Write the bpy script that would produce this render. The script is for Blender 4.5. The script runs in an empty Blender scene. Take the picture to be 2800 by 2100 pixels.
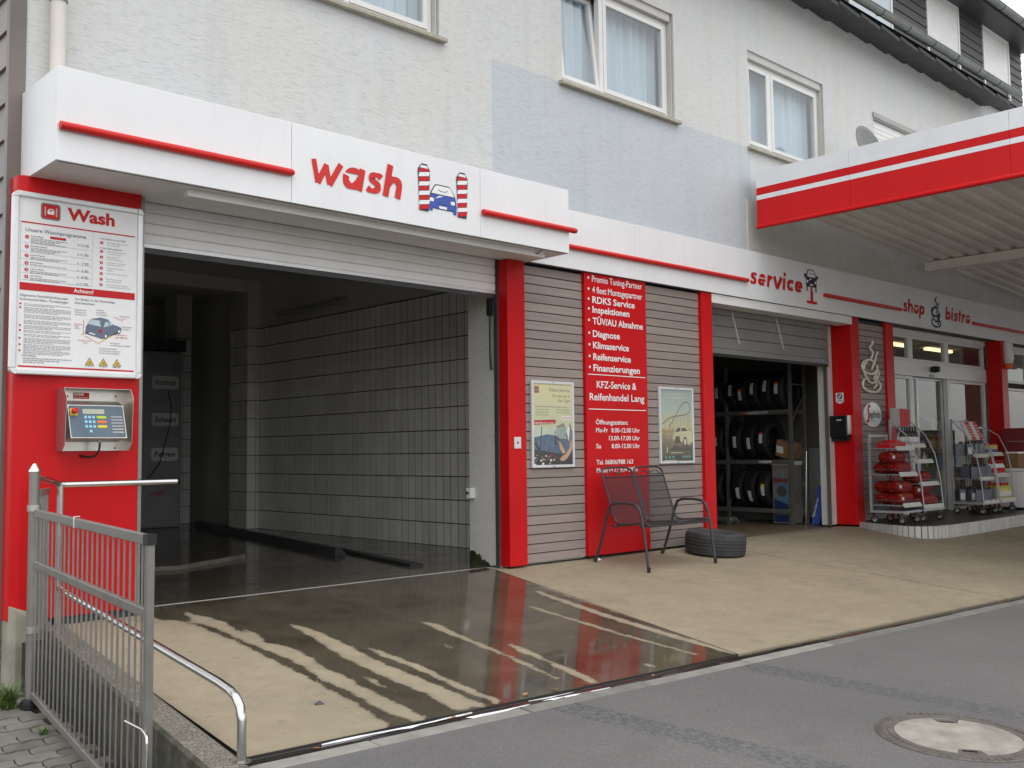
import bpy, bmesh, math, random
import numpy as np
from mathutils import Vector, Matrix, noise
random.seed(7)
sc = bpy.context.scene
col = sc.collection
# ------------------------------------------------------------------ camera
YAW, PITCH, ROLL, FPX = 0.75272, 0.067807, -0.011683, 2739.8
fwd = Vector((math.sin(YAW)*math.cos(PITCH), math.cos(YAW)*math.cos(PITCH), math.sin(PITCH)))
rgt = Vector((math.cos(YAW), -math.sin(YAW), 0)); upv = rgt.cross(fwd)
r2 = rgt*math.cos(ROLL) + upv*math.sin(ROLL); u2 = -rgt*math.sin(ROLL) + upv*math.cos(ROLL)
cam_d = bpy.data.cameras.new('camera'); cam = bpy.data.objects.new('camera', cam_d); col.objects.link(cam)
cam.matrix_world = Matrix(((r2.x, u2.x, -fwd.x, 0), (r2.y, u2.y, -fwd.y, 0), (r2.z, u2.z, -fwd.z, 1.19), (0, 0, 0, 1)))
cam_d.sensor_fit = 'HORIZONTAL'; cam_d.sensor_width = 36; cam_d.lens = 36*FPX/2800
cam_d.clip_start = 0.05; cam_d.clip_end = 2000
sc.camera = cam
# ------------------------------------------------------------------ sky, sun, exposure (bright overcast)
SUN_EL, SUN_AZ = math.radians(68), math.radians(200)      # azimuth measured from +Y towards +X
wd = bpy.data.worlds.new('World'); sc.world = wd; wd.use_nodes = True
nt = wd.node_tree; nt.nodes.clear()
sky = nt.nodes.new('ShaderNodeTexSky'); sky.sky_type = 'NISHITA'; sky.sun_disc = False
sky.sun_elevation = SUN_EL; sky.sun_rotation = SUN_AZ
sky.air_density = 1.0; sky.dust_density = 3.0; sky.ozone_density = 1.0
hs = nt.nodes.new('ShaderNodeHueSaturation'); hs.inputs['Saturation'].default_value = 0.3
bg = nt.nodes.new('ShaderNodeBackground'); bg.inputs[1].default_value = 0.15
wo = nt.nodes.new('ShaderNodeOutputWorld')
gm_ = nt.nodes.new('ShaderNodeGamma'); gm_.inputs[1].default_value = 0.3          # even cloud cover: compress the clear-sky gradient
vm_ = nt.nodes.new('ShaderNodeVectorMath'); vm_.operation = 'SCALE'; vm_.inputs['Scale'].default_value = 4.7
nt.links.new(sky.outputs[0], hs.inputs['Color']); nt.links.new(hs.outputs[0], gm_.inputs[0]); nt.links.new(gm_.outputs[0], vm_.inputs[0]); nt.links.new(vm_.outputs[0], bg.inputs[0]); nt.links.new(bg.outputs[0], wo.inputs[0])
sd = bpy.data.lights.new('sun', 'SUN'); sd.energy = 0.6; sd.angle = math.radians(50); sd.color = (1, 0.98, 0.96)
so = bpy.data.objects.new('sun', sd); col.objects.link(so)
sdir = Vector((math.sin(SUN_AZ)*math.cos(SUN_EL), math.cos(SUN_AZ)*math.cos(SUN_EL), math.sin(SUN_EL)))
so.rotation_euler = (-sdir).to_track_quat('-Z', 'Y').to_euler(); so.location = (0, -6, 14)
sc.view_settings.view_transform = 'Standard'; sc.view_settings.look = 'None'
sc.view_settings.exposure = 0.45; sc.view_settings.gamma = 1.0
sc.cycles.max_bounces = 8; sc.cycles.diffuse_bounces = 5; sc.cycles.transparent_max_bounces = 16
sc.cycles.use_denoising = True
# ------------------------------------------------------------------ helpers
def S(r, g, b):
    return tuple(((c/255/12.92) if c/255 <= .04045 else ((c/255+.055)/1.055)**2.4) for c in (r, g, b))
def origin(o):
    v = Vector((0, 0, 0))
    while o is not None: v = v + o.location; o = o.parent
    return v
def link(o, parent=None):
    col.objects.link(o)
    if parent is not None: o.parent = parent
    return o
def thing(name, label, cat, loc=(0, 0, 0), rz=0, group=None):
    o = bpy.data.objects.new(name, None); o.empty_display_size = .1; link(o)
    o.location = loc; o.rotation_euler = (0, 0, rz); o['label'] = label; o['category'] = cat
    if group: o['group'] = group
    return o
def tag(o, label=None, cat=None, group=None, kind=None):
    if label: o['label'] = label
    if cat: o['category'] = cat
    if group: o['group'] = group
    if kind: o['kind'] = kind
    return o
def dup(o, loc=None, rz=None, parent=None, label=None, group=None):
    c = o.copy(); col.objects.link(c)
    if parent is not None: c.parent = parent
    if loc is not None: c.location = loc
    if rz is not None: c.rotation_euler = (c.rotation_euler[0], c.rotation_euler[1], rz)
    if label: c['label'] = label
    if group: c['group'] = group
    for ch in list(o.children): dup(ch, parent=c)
    return c
_txt = {}
def text_mesh(body, bold=0., shear=0.):
    k = (body, bold, shear)
    if k not in _txt:
        c = bpy.data.curves.new('t', 'FONT'); c.body = body; c.offset = bold; c.shear = shear; c.resolution_u = 3
        c.fill_mode = 'FRONT'
        o = bpy.data.objects.new('t', c); col.objects.link(o); bpy.context.view_layer.update()
        m = bpy.data.meshes.new_from_object(o.evaluated_get(bpy.context.evaluated_depsgraph_get()))
        vs = [tuple(v.co) for v in m.vertices]; fs = [tuple(p.vertices) for p in m.polygons]
        bpy.data.objects.remove(o); bpy.data.curves.remove(c); bpy.data.meshes.remove(m)
        _txt[k] = (vs, fs)
    return _txt[k]
class MB:
    def __init__(s): s.v = []; s.f = []; s.m = []
    def add(s, vs, fs, m=0):
        n = len(s.v); s.v += [tuple(v) for v in vs]; s.f += [tuple(i+n for i in f) for f in fs]; s.m += [m]*len(fs); return s
    def box(s, x0, x1, y0, y1, z0, z1, m=0):
        return s.add([(x0,y0,z0),(x1,y0,z0),(x1,y1,z0),(x0,y1,z0),(x0,y0,z1),(x1,y0,z1),(x1,y1,z1),(x0,y1,z1)],
            [(0,3,2,1),(4,5,6,7),(0,1,5,4),(1,2,6,5),(2,3,7,6),(3,0,4,7)], m)
    def hexa(s, p, m=0):   # 8 corners, bottom ring then top ring
        return s.add(p, [(0,3,2,1),(4,5,6,7),(0,1,5,4),(1,2,6,5),(2,3,7,6),(3,0,4,7)], m)
    def quad(s, a, b, c, d, m=0): return s.add([a,b,c,d], [(0,1,2,3)], m)
    def bar(s, p, q, w, h=None, up=(0,0,1), m=0):
        h = w if h is None else h; p = Vector(p); q = Vector(q); d = (q-p).normalized(); up = Vector(up)
        if abs(d.dot(up)) > .95: up = Vector((0,1,0))
        a = d.cross(up).normalized()*(w/2); b = a.cross(d).normalized()*(h/2)
        return s.hexa([p-a-b, p+a-b, q+a-b, q-a-b, p-a+b, p+a+b, q+a+b, q-a+b], m)
    def tube(s, pts, r, n=10, m=0, cap=True, rs=None):
        pts = [Vector(p) for p in pts]; N = len(pts); vs = []; prev = None
        for i, p in enumerate(pts):
            if i == 0: d = pts[1]-pts[0]
            elif i == N-1: d = pts[-1]-pts[-2]
            else: d = (pts[i+1]-p).normalized()+(p-pts[i-1]).normalized()
            d.normalize()
            if prev is None:
                u = Vector((0,0,1)) if abs(d.z) < .9 else Vector((1,0,0)); a = d.cross(u).normalized()
            else: a = (prev-d*prev.dot(d)).normalized()
            prev = a; b = d.cross(a); rr = rs[i] if rs else r
            vs += [p+(a*math.cos(2*math.pi*k/n)+b*math.sin(2*math.pi*k/n))*rr for k in range(n)]
        fs = [(i*n+k, i*n+(k+1)%n, (i+1)*n+(k+1)%n, (i+1)*n+k) for i in range(N-1) for k in range(n)]
        if cap: fs += [tuple(range(n-1,-1,-1)), tuple((N-1)*n+k for k in range(n))]
        return s.add(vs, fs, m)
    def lathe(s, prof, c=(0,0,0), n=24, ax='z', m=0, closed=False):   # prof: (radius, height)
        vs = []
        for k in range(n):
            t = 2*math.pi*k/n; ct, st = math.cos(t), math.sin(t)
            for r, h in prof:
                p = (r*ct, r*st, h) if ax == 'z' else ((r*ct, h, r*st) if ax == 'y' else (h, r*ct, r*st))
                vs.append((p[0]+c[0], p[1]+c[1], p[2]+c[2]))
        P = len(prof); fs = []
        for k in range(n):
            for j in range(P if closed else P-1):
                a = k*P+j; b = k*P+(j+1)%P; e = ((k+1)%n)*P
                fs.append((a, e+j, e+(j+1)%P, b) if ax != 'y' else (a, b, e+(j+1)%P, e+j))
        return s.add(vs, fs, m)
    def poly(s, pts, y, m=0, depth=0.):      # polygon of (x, z) in a plane facing -Y; optional thickness behind
        n = len(pts); ar = sum(pts[i][0]*pts[(i+1)%n][1]-pts[(i+1)%n][0]*pts[i][1] for i in range(n))
        if ar < 0: pts = pts[::-1]
        s.add([(x, y, z) for x, z in pts], [tuple(range(n))], m)
        if depth:
            s.add([(x, y, z) for x, z in pts]+[(x, y+depth, z) for x, z in pts],
                  [(i, i+n, (i+1) % n+n, (i+1) % n) for i in range(n)], m)
        return s
    def ribbon(s, pts, w, y, m=0, ws=None):          # flat stroke in the XZ plane
        pts = [Vector((p[0], p[1])) for p in pts]; N = len(pts); L = []; R = []
        for i, p in enumerate(pts):
            if i == 0: d = pts[1]-pts[0]
            elif i == N-1: d = pts[-1]-pts[-2]
            else: d = (pts[i+1]-p).normalized()+(p-pts[i-1]).normalized()
            d.normalize(); nn = Vector((-d.y, d.x)); k = 1.
            if 0 < i < N-1:
                c = nn.dot(Vector((-(pts[i]-pts[i-1]).normalized().y, (pts[i]-pts[i-1]).normalized().x))); k = 1/max(.5, c)
            ww = (ws[i] if ws else w)/2*k
            L.append(p+nn*ww); R.append(p-nn*ww)
        for i in range(N-1):
            s.add([(R[i].x,y,R[i].y),(R[i+1].x,y,R[i+1].y),(L[i+1].x,y,L[i+1].y),(L[i].x,y,L[i].y)], [(0,1,2,3)], m)
        return s
    def disc(s, cx, cz, rx, rz, y, m=0, n=20, a0=0, a1=2*math.pi):
        return s.poly([(cx+rx*math.cos(a0+(a1-a0)*k/(n if a1-a0 > 6.2 else n-1)), cz+rz*math.sin(a0+(a1-a0)*k/(n if a1-a0 > 6.2 else n-1))) for k in range(n)], y, m)
    def text(s, body, x, z, y, h=None, w=None, m=0, bold=0., shear=0., align='l', cap=.69):
        vs, fs = text_mesh(body, bold, shear)
        if not vs: return s
        x0 = min(v[0] for v in vs); x1 = max(v[0] for v in vs)
        kz = h/cap; kx = kz if w is None else w/(x1-x0)
        ox = x - (0 if align == 'l' else (x1-x0)*kx/2 if align == 'c' else (x1-x0)*kx)
        return s.add([(ox+(v[0]-x0)*kx, y, z+v[1]*kz) for v in vs], fs, m)
    def build(s, name, mats, parent=None, local=False, smooth=None, bevel=0., attr=None):
        me = bpy.data.meshes.new(name)
        o0 = Vector((0,0,0)) if (local or parent is None) else origin(parent)
        me.from_pydata([(v[0]-o0.x, v[1]-o0.y, v[2]-o0.z) for v in s.v], [], s.f)
        for mt in (mats if isinstance(mats, (list, tuple)) else [mats]): me.materials.append(mt)
        if any(s.m): me.polygons.foreach_set('material_index', s.m)
        if smooth is not None:
            me.shade_smooth(); me.set_sharp_from_angle(angle=math.radians(smooth))
        me.update()
        o = bpy.data.objects.new(name, me); link(o, parent)
        if bevel:
            b = o.modifiers.new('b', 'BEVEL'); b.width = bevel; b.segments = 2; b.limit_method = 'ANGLE'; b.angle_limit = math.radians(40)
            b.harden_normals = False
        return o
def arc(cx, cz, rx, rz, a0, a1, n=14):
    return [(cx+rx*math.cos(math.radians(a0+(a1-a0)*k/(n-1))), cz+rz*math.sin(math.radians(a0+(a1-a0)*k/(n-1)))) for k in range(n)]
def rrect(x0, x1, z0, z1, r, n=5):
    return arc(x1-r, z0+r, r, r, -90, 0, n)+arc(x1-r, z1-r, r, r, 0, 90, n)+arc(x0+r, z1-r, r, r, 90, 180, n)+arc(x0+r, z0+r, r, r, 180, 270, n)
def smooth_poly(P, n=10):
    out = []
    for i in range(len(P)-1):
        p0, p1, p2, p3 = P[max(0, i-1)], P[i], P[i+1], P[min(len(P)-1, i+2)]
        for k in range(n):
            t = k/n; out.append(tuple(.5*((2*p1[j])+(-p0[j]+p2[j])*t+(2*p0[j]-5*p1[j]+4*p2[j]-p3[j])*t*t+(-p0[j]+3*p1[j]-3*p2[j]+p3[j])*t**3) for j in (0, 1)))
    return out+[P[-1]]
# ------------------------------------------------------------------ materials
class NT:
    def __init__(s, name):
        s.mat = bpy.data.materials.new(name); s.mat.use_nodes = True; s.t = s.mat.node_tree
        s.b = s.t.nodes['Principled BSDF']; s.out = s.t.nodes['Material Output']; s._pos = None
    def n(s, typ, **kw):
        nd = s.t.nodes.new(typ)
        for k, v in kw.items():
            if k.startswith('i_'): nd.inputs[k[2:].replace('_', ' ')].default_value = v
            else: setattr(nd, k, v)
        return nd
    def l(s, a, b): s.t.links.new(a, b)
    def pos(s):
        if s._pos is None: s._pos = s.n('ShaderNodeNewGeometry').outputs['Position']
        return s._pos
    def scaled(s, sx, sy, sz, src=None):
        m = s.n('ShaderNodeVectorMath', operation='MULTIPLY'); s.l(src or s.pos(), m.inputs[0]); m.inputs[1].default_value = (sx, sy, sz); return m.outputs[0]
    def noise(s, scale=5., detail=4., rough=.55, vec=None, dist=0.):
        nd = s.n('ShaderNodeTexNoise'); nd.inputs['Scale'].default_value = scale; nd.inputs['Detail'].default_value = detail
        nd.inputs['Roughness'].default_value = rough; nd.inputs['Distortion'].default_value = dist
        s.l(vec or s.pos(), nd.inputs['Vector']); return nd.outputs['Fac']
    def ramp(s, fac, a, b, c0=(0,0,0,1), c1=(1,1,1,1)):
        r = s.n('ShaderNodeValToRGB'); e = r.color_ramp.elements; e[0].position = a; e[1].position = b
        e[0].color = c0 if len(c0) == 4 else (*c0, 1); e[1].color = c1 if len(c1) == 4 else (*c1, 1); s.l(fac, r.inputs[0]); return r.outputs[0]
    def mix(s, fac, a, b, blend='MIX'):
        m = s.n('ShaderNodeMix', data_type='RGBA', blend_type=blend)
        for val, i in ((fac, 0), (a, 6), (b, 7)):
            if hasattr(val, 'links') or hasattr(val, 'is_linked'): s.l(val, m.inputs[i])
            else: m.inputs[i].default_value = val if i == 0 else (*val[:3], 1)
        return m.outputs[2]
    def math(s, op, a, b=0., clamp=False):
        m = s.n('ShaderNodeMath', operation=op, use_clamp=clamp)
        for v, i in ((a, 0), (b, 1)):
            if hasattr(v, 'is_linked'): s.l(v, m.inputs[i])
            else: m.inputs[i].default_value = v
        return m.outputs[0]
    def bump(s, h, strength=.3, dist=.01, normal=None):
        b = s.n('ShaderNodeBump'); b.inputs['Strength'].default_value = strength; b.inputs['Distance'].default_value = dist; s.l(h, b.inputs['Height'])
        if normal is not None: s.l(normal, b.inputs['Normal'])
        s.l(b.outputs[0], s.b.inputs['Normal']); return b.outputs[0]
    def col(s, c):
        if hasattr(c, 'is_linked'): s.l(c, s.b.inputs['Base Color'])
        else: s.b.inputs['Base Color'].default_value = (*c[:3], 1)
    def rough(s, r):
        if hasattr(r, 'is_linked'): s.l(r, s.b.inputs['Roughness'])
        else: s.b.inputs['Roughness'].default_value = r
def pm(name, c, rough=.5, metal=0., var=.12, vs=3., bump=0., bs=60., spec=.5, rnd=0., coat=0., streak=0.):
    t = NT(name); c = c[:3]
    f = t.noise(vs, 5.)
    dark = tuple(x*(1-var) for x in c); lite = tuple(min(1, x*(1+var)) for x in c)
    cc = t.ramp(f, .3, .7, dark, lite)
    if streak:    # thin vertical dirt runs
        k = t.ramp(t.noise(1., 4., .6, t.scaled(9, 9, .5)), .55, .8); cc = t.mix(t.math('MULTIPLY', k, streak), cc, tuple(x*.55 for x in c))
    if rnd:
        oi = t.n('ShaderNodeObjectInfo'); hv = t.n('ShaderNodeHueSaturation'); t.l(cc, hv.inputs['Color'])
        t.l(t.math('ADD', t.math('MULTIPLY', oi.outputs['Random'], 2*rnd), 1-rnd), hv.inputs['Value']); cc = hv.outputs[0]
    t.col(cc)
    fr = t.noise(vs*4+7, 3.); t.rough(t.math('ADD', t.math('MULTIPLY', fr, .16), max(.02, rough-.08)))
    t.b.inputs['Metallic'].default_value = metal; t.b.inputs['Specular IOR Level'].default_value = spec
    if coat: t.b.inputs['Coat Weight'].default_value = coat; t.b.inputs['Coat Roughness'].default_value = .06
    if bump: t.bump(t.noise(bs, 4.), bump, .004)
    return t.mat
M = {}
M['red'] = pm('red_enamel', (.53, .006, .009), .38, var=.07, vs=1.3, spec=.22, streak=.14)
M['redflat'] = pm('red_print', (.54, .012, .016), .5, var=.03, spec=.3)
M['redtube'] = pm('red_plastic_tube', (.60, .020, .016), .4, var=.05, spec=.3)
M['panel'] = pm('white_sheet_panel', (.78, .79, .80), .35, var=.04, vs=1.5, streak=.12)
M['white'] = pm('white_paint', (.76, .76, .74), .45, var=.05, streak=.1)
M['slatwhite'] = pm('white_slat_enamel', (.86, .86, .85), .35, var=.03)
M['whitegloss'] = pm('white_gloss_print', (.80, .80, .80), .25, var=.02)
M['grey'] = pm('grey_paint', (.36, .36, .35), .5, var=.1, streak=.15)
M['darkgrey'] = pm('dark_grey_paint', (.045, .046, .05), .5, var=.15)
M['black'] = pm('black_plastic', (.012, .012, .013), .4, var=.2)
M['rubber'] = pm('tyre_rubber', (.018, .018, .019), .72, var=.3, vs=12, bump=.3, bs=120)
M['steel'] = pm('galvanised_steel', (.27, .262, .243), .42, metal=.7, var=.10, vs=9)
M['stainless'] = pm('brushed_stainless', (.56, .54, .50), .3, metal=.9, var=.03, vs=6)
M['chrome'] = pm('polished_tube', (.66, .65, .64), .16, metal=1., var=.06)
M['alu'] = pm('anodised_frame', (.70, .71, .72), .35, metal=.35, var=.05)
M['ink'] = pm('dark_print', (.06, .06, .065), .6, var=.05)
M['greyink'] = pm('grey_print', (.20, .20, .22), .6, var=.05)
M['yellow'] = pm('yellow_print', (.72, .52, .03), .5, var=.05)
M['blue'] = pm('blue_print', (.035, .085, .38), .5, var=.05)
M['navy'] = pm('navy_print', (.008, .010, .04), .45, var=.05)
M['orange'] = pm('orange_print', (.75, .16, .02), .5, var=.05)
M['green'] = pm('lime_print', (.42, .62, .03), .5, var=.05)
M['cyan'] = pm('cyan_key', (.25, .55, .75), .4, var=.05)
M['brownstain'] = pm('brown_metal_trim', (.165, .140, .125), .45, var=.18, vs=1.5, streak=.2)
M['plaster'] = pm('smooth_plaster', (.62, .60, .57), .85, var=.06, bump=.15, bs=90)
M['soil'] = pm('dark_soil', (.05, .045, .035), .95, var=.3)
M['card'] = pm('brown_cardboard', (.24, .13, .06), .8, var=.12)
def glass(name, tint=(1, 1, 1), ior=1.45, rough=0.):
    t = NT(name); tr = t.n('ShaderNodeBsdfTransparent'); tr.inputs[0].default_value = (*tint, 1)
    gl = t.n('ShaderNodeBsdfGlossy'); gl.inputs['Roughness'].default_value = rough
    lw = t.n('ShaderNodeLayerWeight'); lw.inputs[0].default_value = .5; mx = t.n('ShaderNodeMixShader')
    r0 = ((ior-1)/(ior+1))**2; fr = t.math('ADD', t.math('MULTIPLY', t.math('POWER', lw.outputs['Facing'], 5.), 1-r0), r0)
    t.l(fr, mx.inputs[0]); t.l(tr.outputs[0], mx.inputs[1]); t.l(gl.outputs[0], mx.inputs[2]); t.l(mx.outputs[0], t.out.inputs[0])
    return t.mat
M['glass'] = glass('window_glass', (.86, .92, .95), 2.3)
M['shopglass'] = glass('shop_glass', (.86, .88, .87), 2.3)
M['film'] = glass('poster_film', (.93, .94, .92), 1.5, .05)
def stucco(name, c, tint):
    t = NT(name)
    n1 = t.noise(1., 3., .55, t.scaled(7, 7, 105), .15); n1b = t.noise(1., 3., .55, t.scaled(15, 15, 190), .15)
    scr = t.math('MAXIMUM', t.ramp(n1, .585, .64), t.math('MULTIPLY', t.ramp(n1b, .585, .64), .7))
    n2 = t.noise(1., 4., .6, t.scaled(1.6, 1.6, 1.1)); base = t.ramp(n2, .35, .7, c, tint)
    base = t.mix(t.math('MULTIPLY', t.ramp(t.noise(1., 5., .6, t.scaled(5, 5, .3)), .52, .8), .22), base, tuple(x*.62 for x in c))
    pt = t.noise(45., 5., .6)
    base = t.mix(t.math('MULTIPLY', pt, .25), base, tuple(x*.72 for x in c))
    t.col(t.mix(t.math('MULTIPLY', scr, .28), base, tuple(x*.45 for x in c))); t.rough(.9)
    h = t.math('SUBTRACT', t.math('MULTIPLY', pt, .35), t.math('MULTIPLY', scr, 1.))
    t.bump(h, .38, .005); return t.mat
M['stucco'] = stucco('scratched_stucco', (.645, .66, .665), (.66, .655, .615))
M['stuccoblue'] = stucco('repainted_stucco', (.545, .585, .62), (.565, .60, .625))
M['stuccorough'] = stucco('rough_pier_stucco', (.74, .73, .69), (.70, .69, .62))
def boards(name, c, ax=0):
    t = NT(name); oi = t.n('ShaderNodeObjectInfo'); rv = oi.outputs['Random']
    of = t.n('ShaderNodeCombineXYZ'); t.l(t.math('MULTIPLY', rv, 37.), of.inputs[0]); t.l(t.math('MULTIPLY', rv, 11.), of.inputs[2])
    ad = t.n('ShaderNodeVectorMath', operation='ADD'); t.l(t.pos(), ad.inputs[0]); t.l(of.outputs[0], ad.inputs[1])
    g = t.noise(1., 6., .65, t.scaled(2.2, 2.2, 60, ad.outputs[0]), .6)
    cc = t.ramp(g, .25, .8, tuple(x*.80 for x in c), tuple(x*1.14 for x in c))
    hv = t.n('ShaderNodeHueSaturation'); t.l(cc, hv.inputs['Color']); t.l(t.math('ADD', t.math('MULTIPLY', rv, .24), .88), hv.inputs['Value'])
    t.col(hv.outputs[0]); t.rough(.55); t.bump(g, .12, .002); return t.mat
M['board'] = boards('wood_effect_board', (.290, .240, .218))
M['gableboard'] = boards('grey_gable_board', (.26, .235, .225))
M['slate'] = boards('dark_dormer_board', (.052, .050, .054))
def concrete(name, wetattr):
    t = NT(name); c = (.40, .335, .225)
    n1 = t.noise(.8, 7., .68); n2 = t.noise(5., 8., .72); n3 = t.noise(75., 4., .7)
    cc = t.ramp(n1, .3, .72, (.255, .217, .152), (.345, .292, .204))
    cc = t.mix(t.math('MULTIPLY', t.ramp(n2, .42, .72), .62), cc, (.215, .178, .122))
    cc = t.mix(t.math('MULTIPLY', t.ramp(n3, .56, .70), .45), cc, (.40, .365, .30))
    cc = t.mix(t.math('MULTIPLY', t.ramp(t.noise(1.7, 6., .7), .56, .75), .6), cc, (.14, .118, .086))
    sp = t.math('MAXIMUM', t.ramp(t.noise(13., 2., .4), .67, .71), t.math('MULTIPLY', t.ramp(t.noise(3.1, 3., .5), .63, .70), .55)); cc = t.mix(t.math('MULTIPLY', sp, .24), cc, (.095, .08, .06))
    if wetattr:
        a = t.n('ShaderNodeAttribute'); a.attribute_name = 'wet'; w0 = a.outputs['Fac']
        w = t.ramp(t.math('ADD', w0, t.math('MULTIPLY', t.math('SUBTRACT', t.noise(1., 5., .7, t.scaled(75, 34, 1)), .5), 1.5)), .36, .60)
        damp = t.ramp(w0, .02, .5)
        film = t.ramp(t.noise(3.6, 6., .7), .38, .62)
        wetc = t.mix(t.math('ADD', t.math('MULTIPLY', t.ramp(t.noise(1.4, 6., .65), .35, .7), .22), .68), cc, (.018, .014, .010))
        t.col(t.mix(w, t.mix(t.math('MULTIPLY', damp, .35), cc, (.10, .082, .058)), wetc))
        rw = t.math('ADD', t.math('MULTIPLY', film, -.09), .12)
        r = t.n('ShaderNodeMix'); t.l(w, r.inputs[0]); r.inputs[2].default_value = .82; t.l(rw, r.inputs[3]); t.rough(r.outputs[0])
        st = t.math('ADD', t.math('MULTIPLY', w, -.29), .3)
        b = t.n('ShaderNodeBump'); b.inputs['Distance'].default_value = .004; t.l(st, b.inputs['Strength']); t.l(t.math('ADD', n3, n2), b.inputs['Height'])
        t.l(b.outputs[0], t.b.inputs['Normal'])
    else:
        t.col(cc); t.rough(t.math('ADD', t.math('MULTIPLY', n2, .3), .5)); t.bump(t.math('ADD', n3, n2), .3, .004)
    return t.mat
M['concretewet'] = concrete('apron_concrete', True)
M['concrete'] = concrete('forecourt_concrete', False)
def bayfloor():
    t = NT('wet_bay_floor'); n1 = t.noise(1.2, 5., .6)
    t.col(t.ramp(n1, .3, .7, (.034, .029, .022), (.095, .076, .054))); t.rough(t.ramp(t.noise(3., 4.), .35, .7, (.05, .05, .05), (.22, .22, .22)))
    t.bump(t.noise(14., 3.), .05, .004); return t.mat
M['bayfloor'] = bayfloor()
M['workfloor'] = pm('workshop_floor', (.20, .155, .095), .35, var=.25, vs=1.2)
def asphalt():
    t = NT('asphalt'); n1 = t.noise(.5, 5.); n3 = t.noise(105., 4., .75); n2 = t.noise(22., 6., .7)
    cc = t.ramp(n1, .3, .7, (.135, .132, .128), (.195, .190, .182)); cc = t.mix(t.math('MULTIPLY', t.ramp(t.noise(2.4, 6., .7), .52, .72), .4), cc, (.105, .102, .098))
    cc = t.mix(t.math('MULTIPLY', t.ramp(n3, .55, .68), .55), cc, (.40, .39, .375)); cc = t.mix(t.math('MULTIPLY', t.ramp(n2, .5, .7), .3), cc, (.11, .107, .104))
    cc = t.mix(t.math('MULTIPLY', t.ramp(n3, .45, .33), .6), cc, (.07, .07, .07))
    # damp tyre prints leaving the wash: two bands along straight lines, broken up by noise
    sep = t.n('ShaderNodeSeparateXYZ'); t.l(t.pos(), sep.inputs[0]); x, y = sep.outputs[0], sep.outputs[1]
    def band(x0, k, w, dens):      # centre line x = x0 + k*(4.05-y)
        cxl = t.math('ADD', t.math('MULTIPLY', t.math('SUBTRACT', 4.05, y), k), x0)
        d = t.math('ABSOLUTE', t.math('SUBTRACT', x, cxl))
        m = t.math('MULTIPLY', t.math('SUBTRACT', 1., t.math('DIVIDE', d, w), True), 2.4, True)
        nz = t.noise(1., 4., .72, t.scaled(42, 26, 1), .5)
        return t.ramp(t.math('ADD', t.math('MULTIPLY', m, dens), nz), .745, .79)
    dark = t.math('MAXIMUM', t.math('MAXIMUM', band(4.25, .12, .17, .27), band(5.92, .10, .18, .27)), band(5.05, .13, .75, .14))
    yy = t.ramp(y, 0., 1.) if False else t.math('MULTIPLY', t.math('SUBTRACT', 4.3, y, True), 6., True)
    cc = t.mix(t.math('MULTIPLY', t.math('MULTIPLY', dark, yy), t.math('ADD', t.math('MULTIPLY', y, .17), .08, True)), cc, (.060, .060, .063))
    t.col(cc); t.rough(.82); t.bump(t.math('ADD', n3, t.math('MULTIPLY', n2, .6)), .5, .006); return t.mat
M['asphalt'] = asphalt()
def aggregate():
    t = NT('weathered_aggregate'); n1 = t.noise(85., 4., .7); n2 = t.noise(4., 5.)
    cc = t.ramp(n1, .36, .66, (.060, .054, .045), (.36, .33, .27)); cc = t.mix(t.math('MULTIPLY', t.ramp(n2, .45, .7), .55), cc, (.10, .088, .065))
    v = t.n('ShaderNodeTexVoronoi'); v.inputs['Scale'].default_value = 5.5; t.l(t.pos(), v.inputs['Vector'])
    li = t.ramp(t.math('ADD', v.outputs['Distance'], t.math('MULTIPLY', t.noise(30., 3.), .12)), .17, .22, (1, 1, 1, 1), (0, 0, 0, 1))
    cc = t.mix(t.math('MULTIPLY', li, t.math('MULTIPLY', t.ramp(t.noise(3.3, 3.), .5, .6), .8)), cc, (.38, .40, .33))
    t.col(cc); t.rough(.95); t.bump(n1, .9, .012); return t.mat
M['aggregate'] = aggregate()
M['paver'] = pm('paver_stone', (.150, .140, .122), .85, var=.25, vs=8, bump=.5, bs=120, rnd=.2)
M['kerb'] = pm('kerb_stone', (.205, .198, .180), .85, var=.18, vs=6, bump=.4, bs=150, rnd=.25)
M['tile'] = pm('glazed_wall_tile', (.80, .79, .75), .2, var=.06, vs=2, rnd=.08)
M['grout'] = pm('dark_grout', (.03, .029, .027), .9, var=.2)
M['edgetile'] = pm('white_edge_tile', (.52, .51, .48), .25, var=.08, vs=6, rnd=.1)
M['floortile'] = pm('brown_entrance_tile', (.055, .038, .03), .35, var=.2, vs=4)
M['baywall'] = pm('bay_wall_paint', (.60, .59, .55), .7, var=.12, vs=1.)
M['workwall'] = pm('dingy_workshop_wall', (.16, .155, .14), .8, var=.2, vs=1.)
M['paleink'] = pm('pale_grey_print', (.36, .36, .38), .6, var=.04)
M['curtain'] = pm('pale_curtain', (.60, .66, .70), .9, var=.04, vs=2)
M['leaf'] = pm('weed_leaf', (.075, .13, .022), .6, var=.4, vs=30)
M['sheet'] = pm('ribbed_canopy_sheet', (.84, .81, .76), .5, var=.12, vs=1.2, streak=.25)
# ------------------------------------------------------------------ ground
def slab_z(y): return -.08*(7.6-y) if y < 7.6 else 0.
def gut_y(x): return 4.46-(x-2.41)*.0633
def asph_z(x, y):
    gx = gut_y(min(max(x, -2), 24)); z = slab_z(gx)-.018-.035*(gx-.215-max(y, -12))
    k = min(1, max(0, (2.3-x)/.7)); return z-.45*k*k*(3-2*k)
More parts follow.
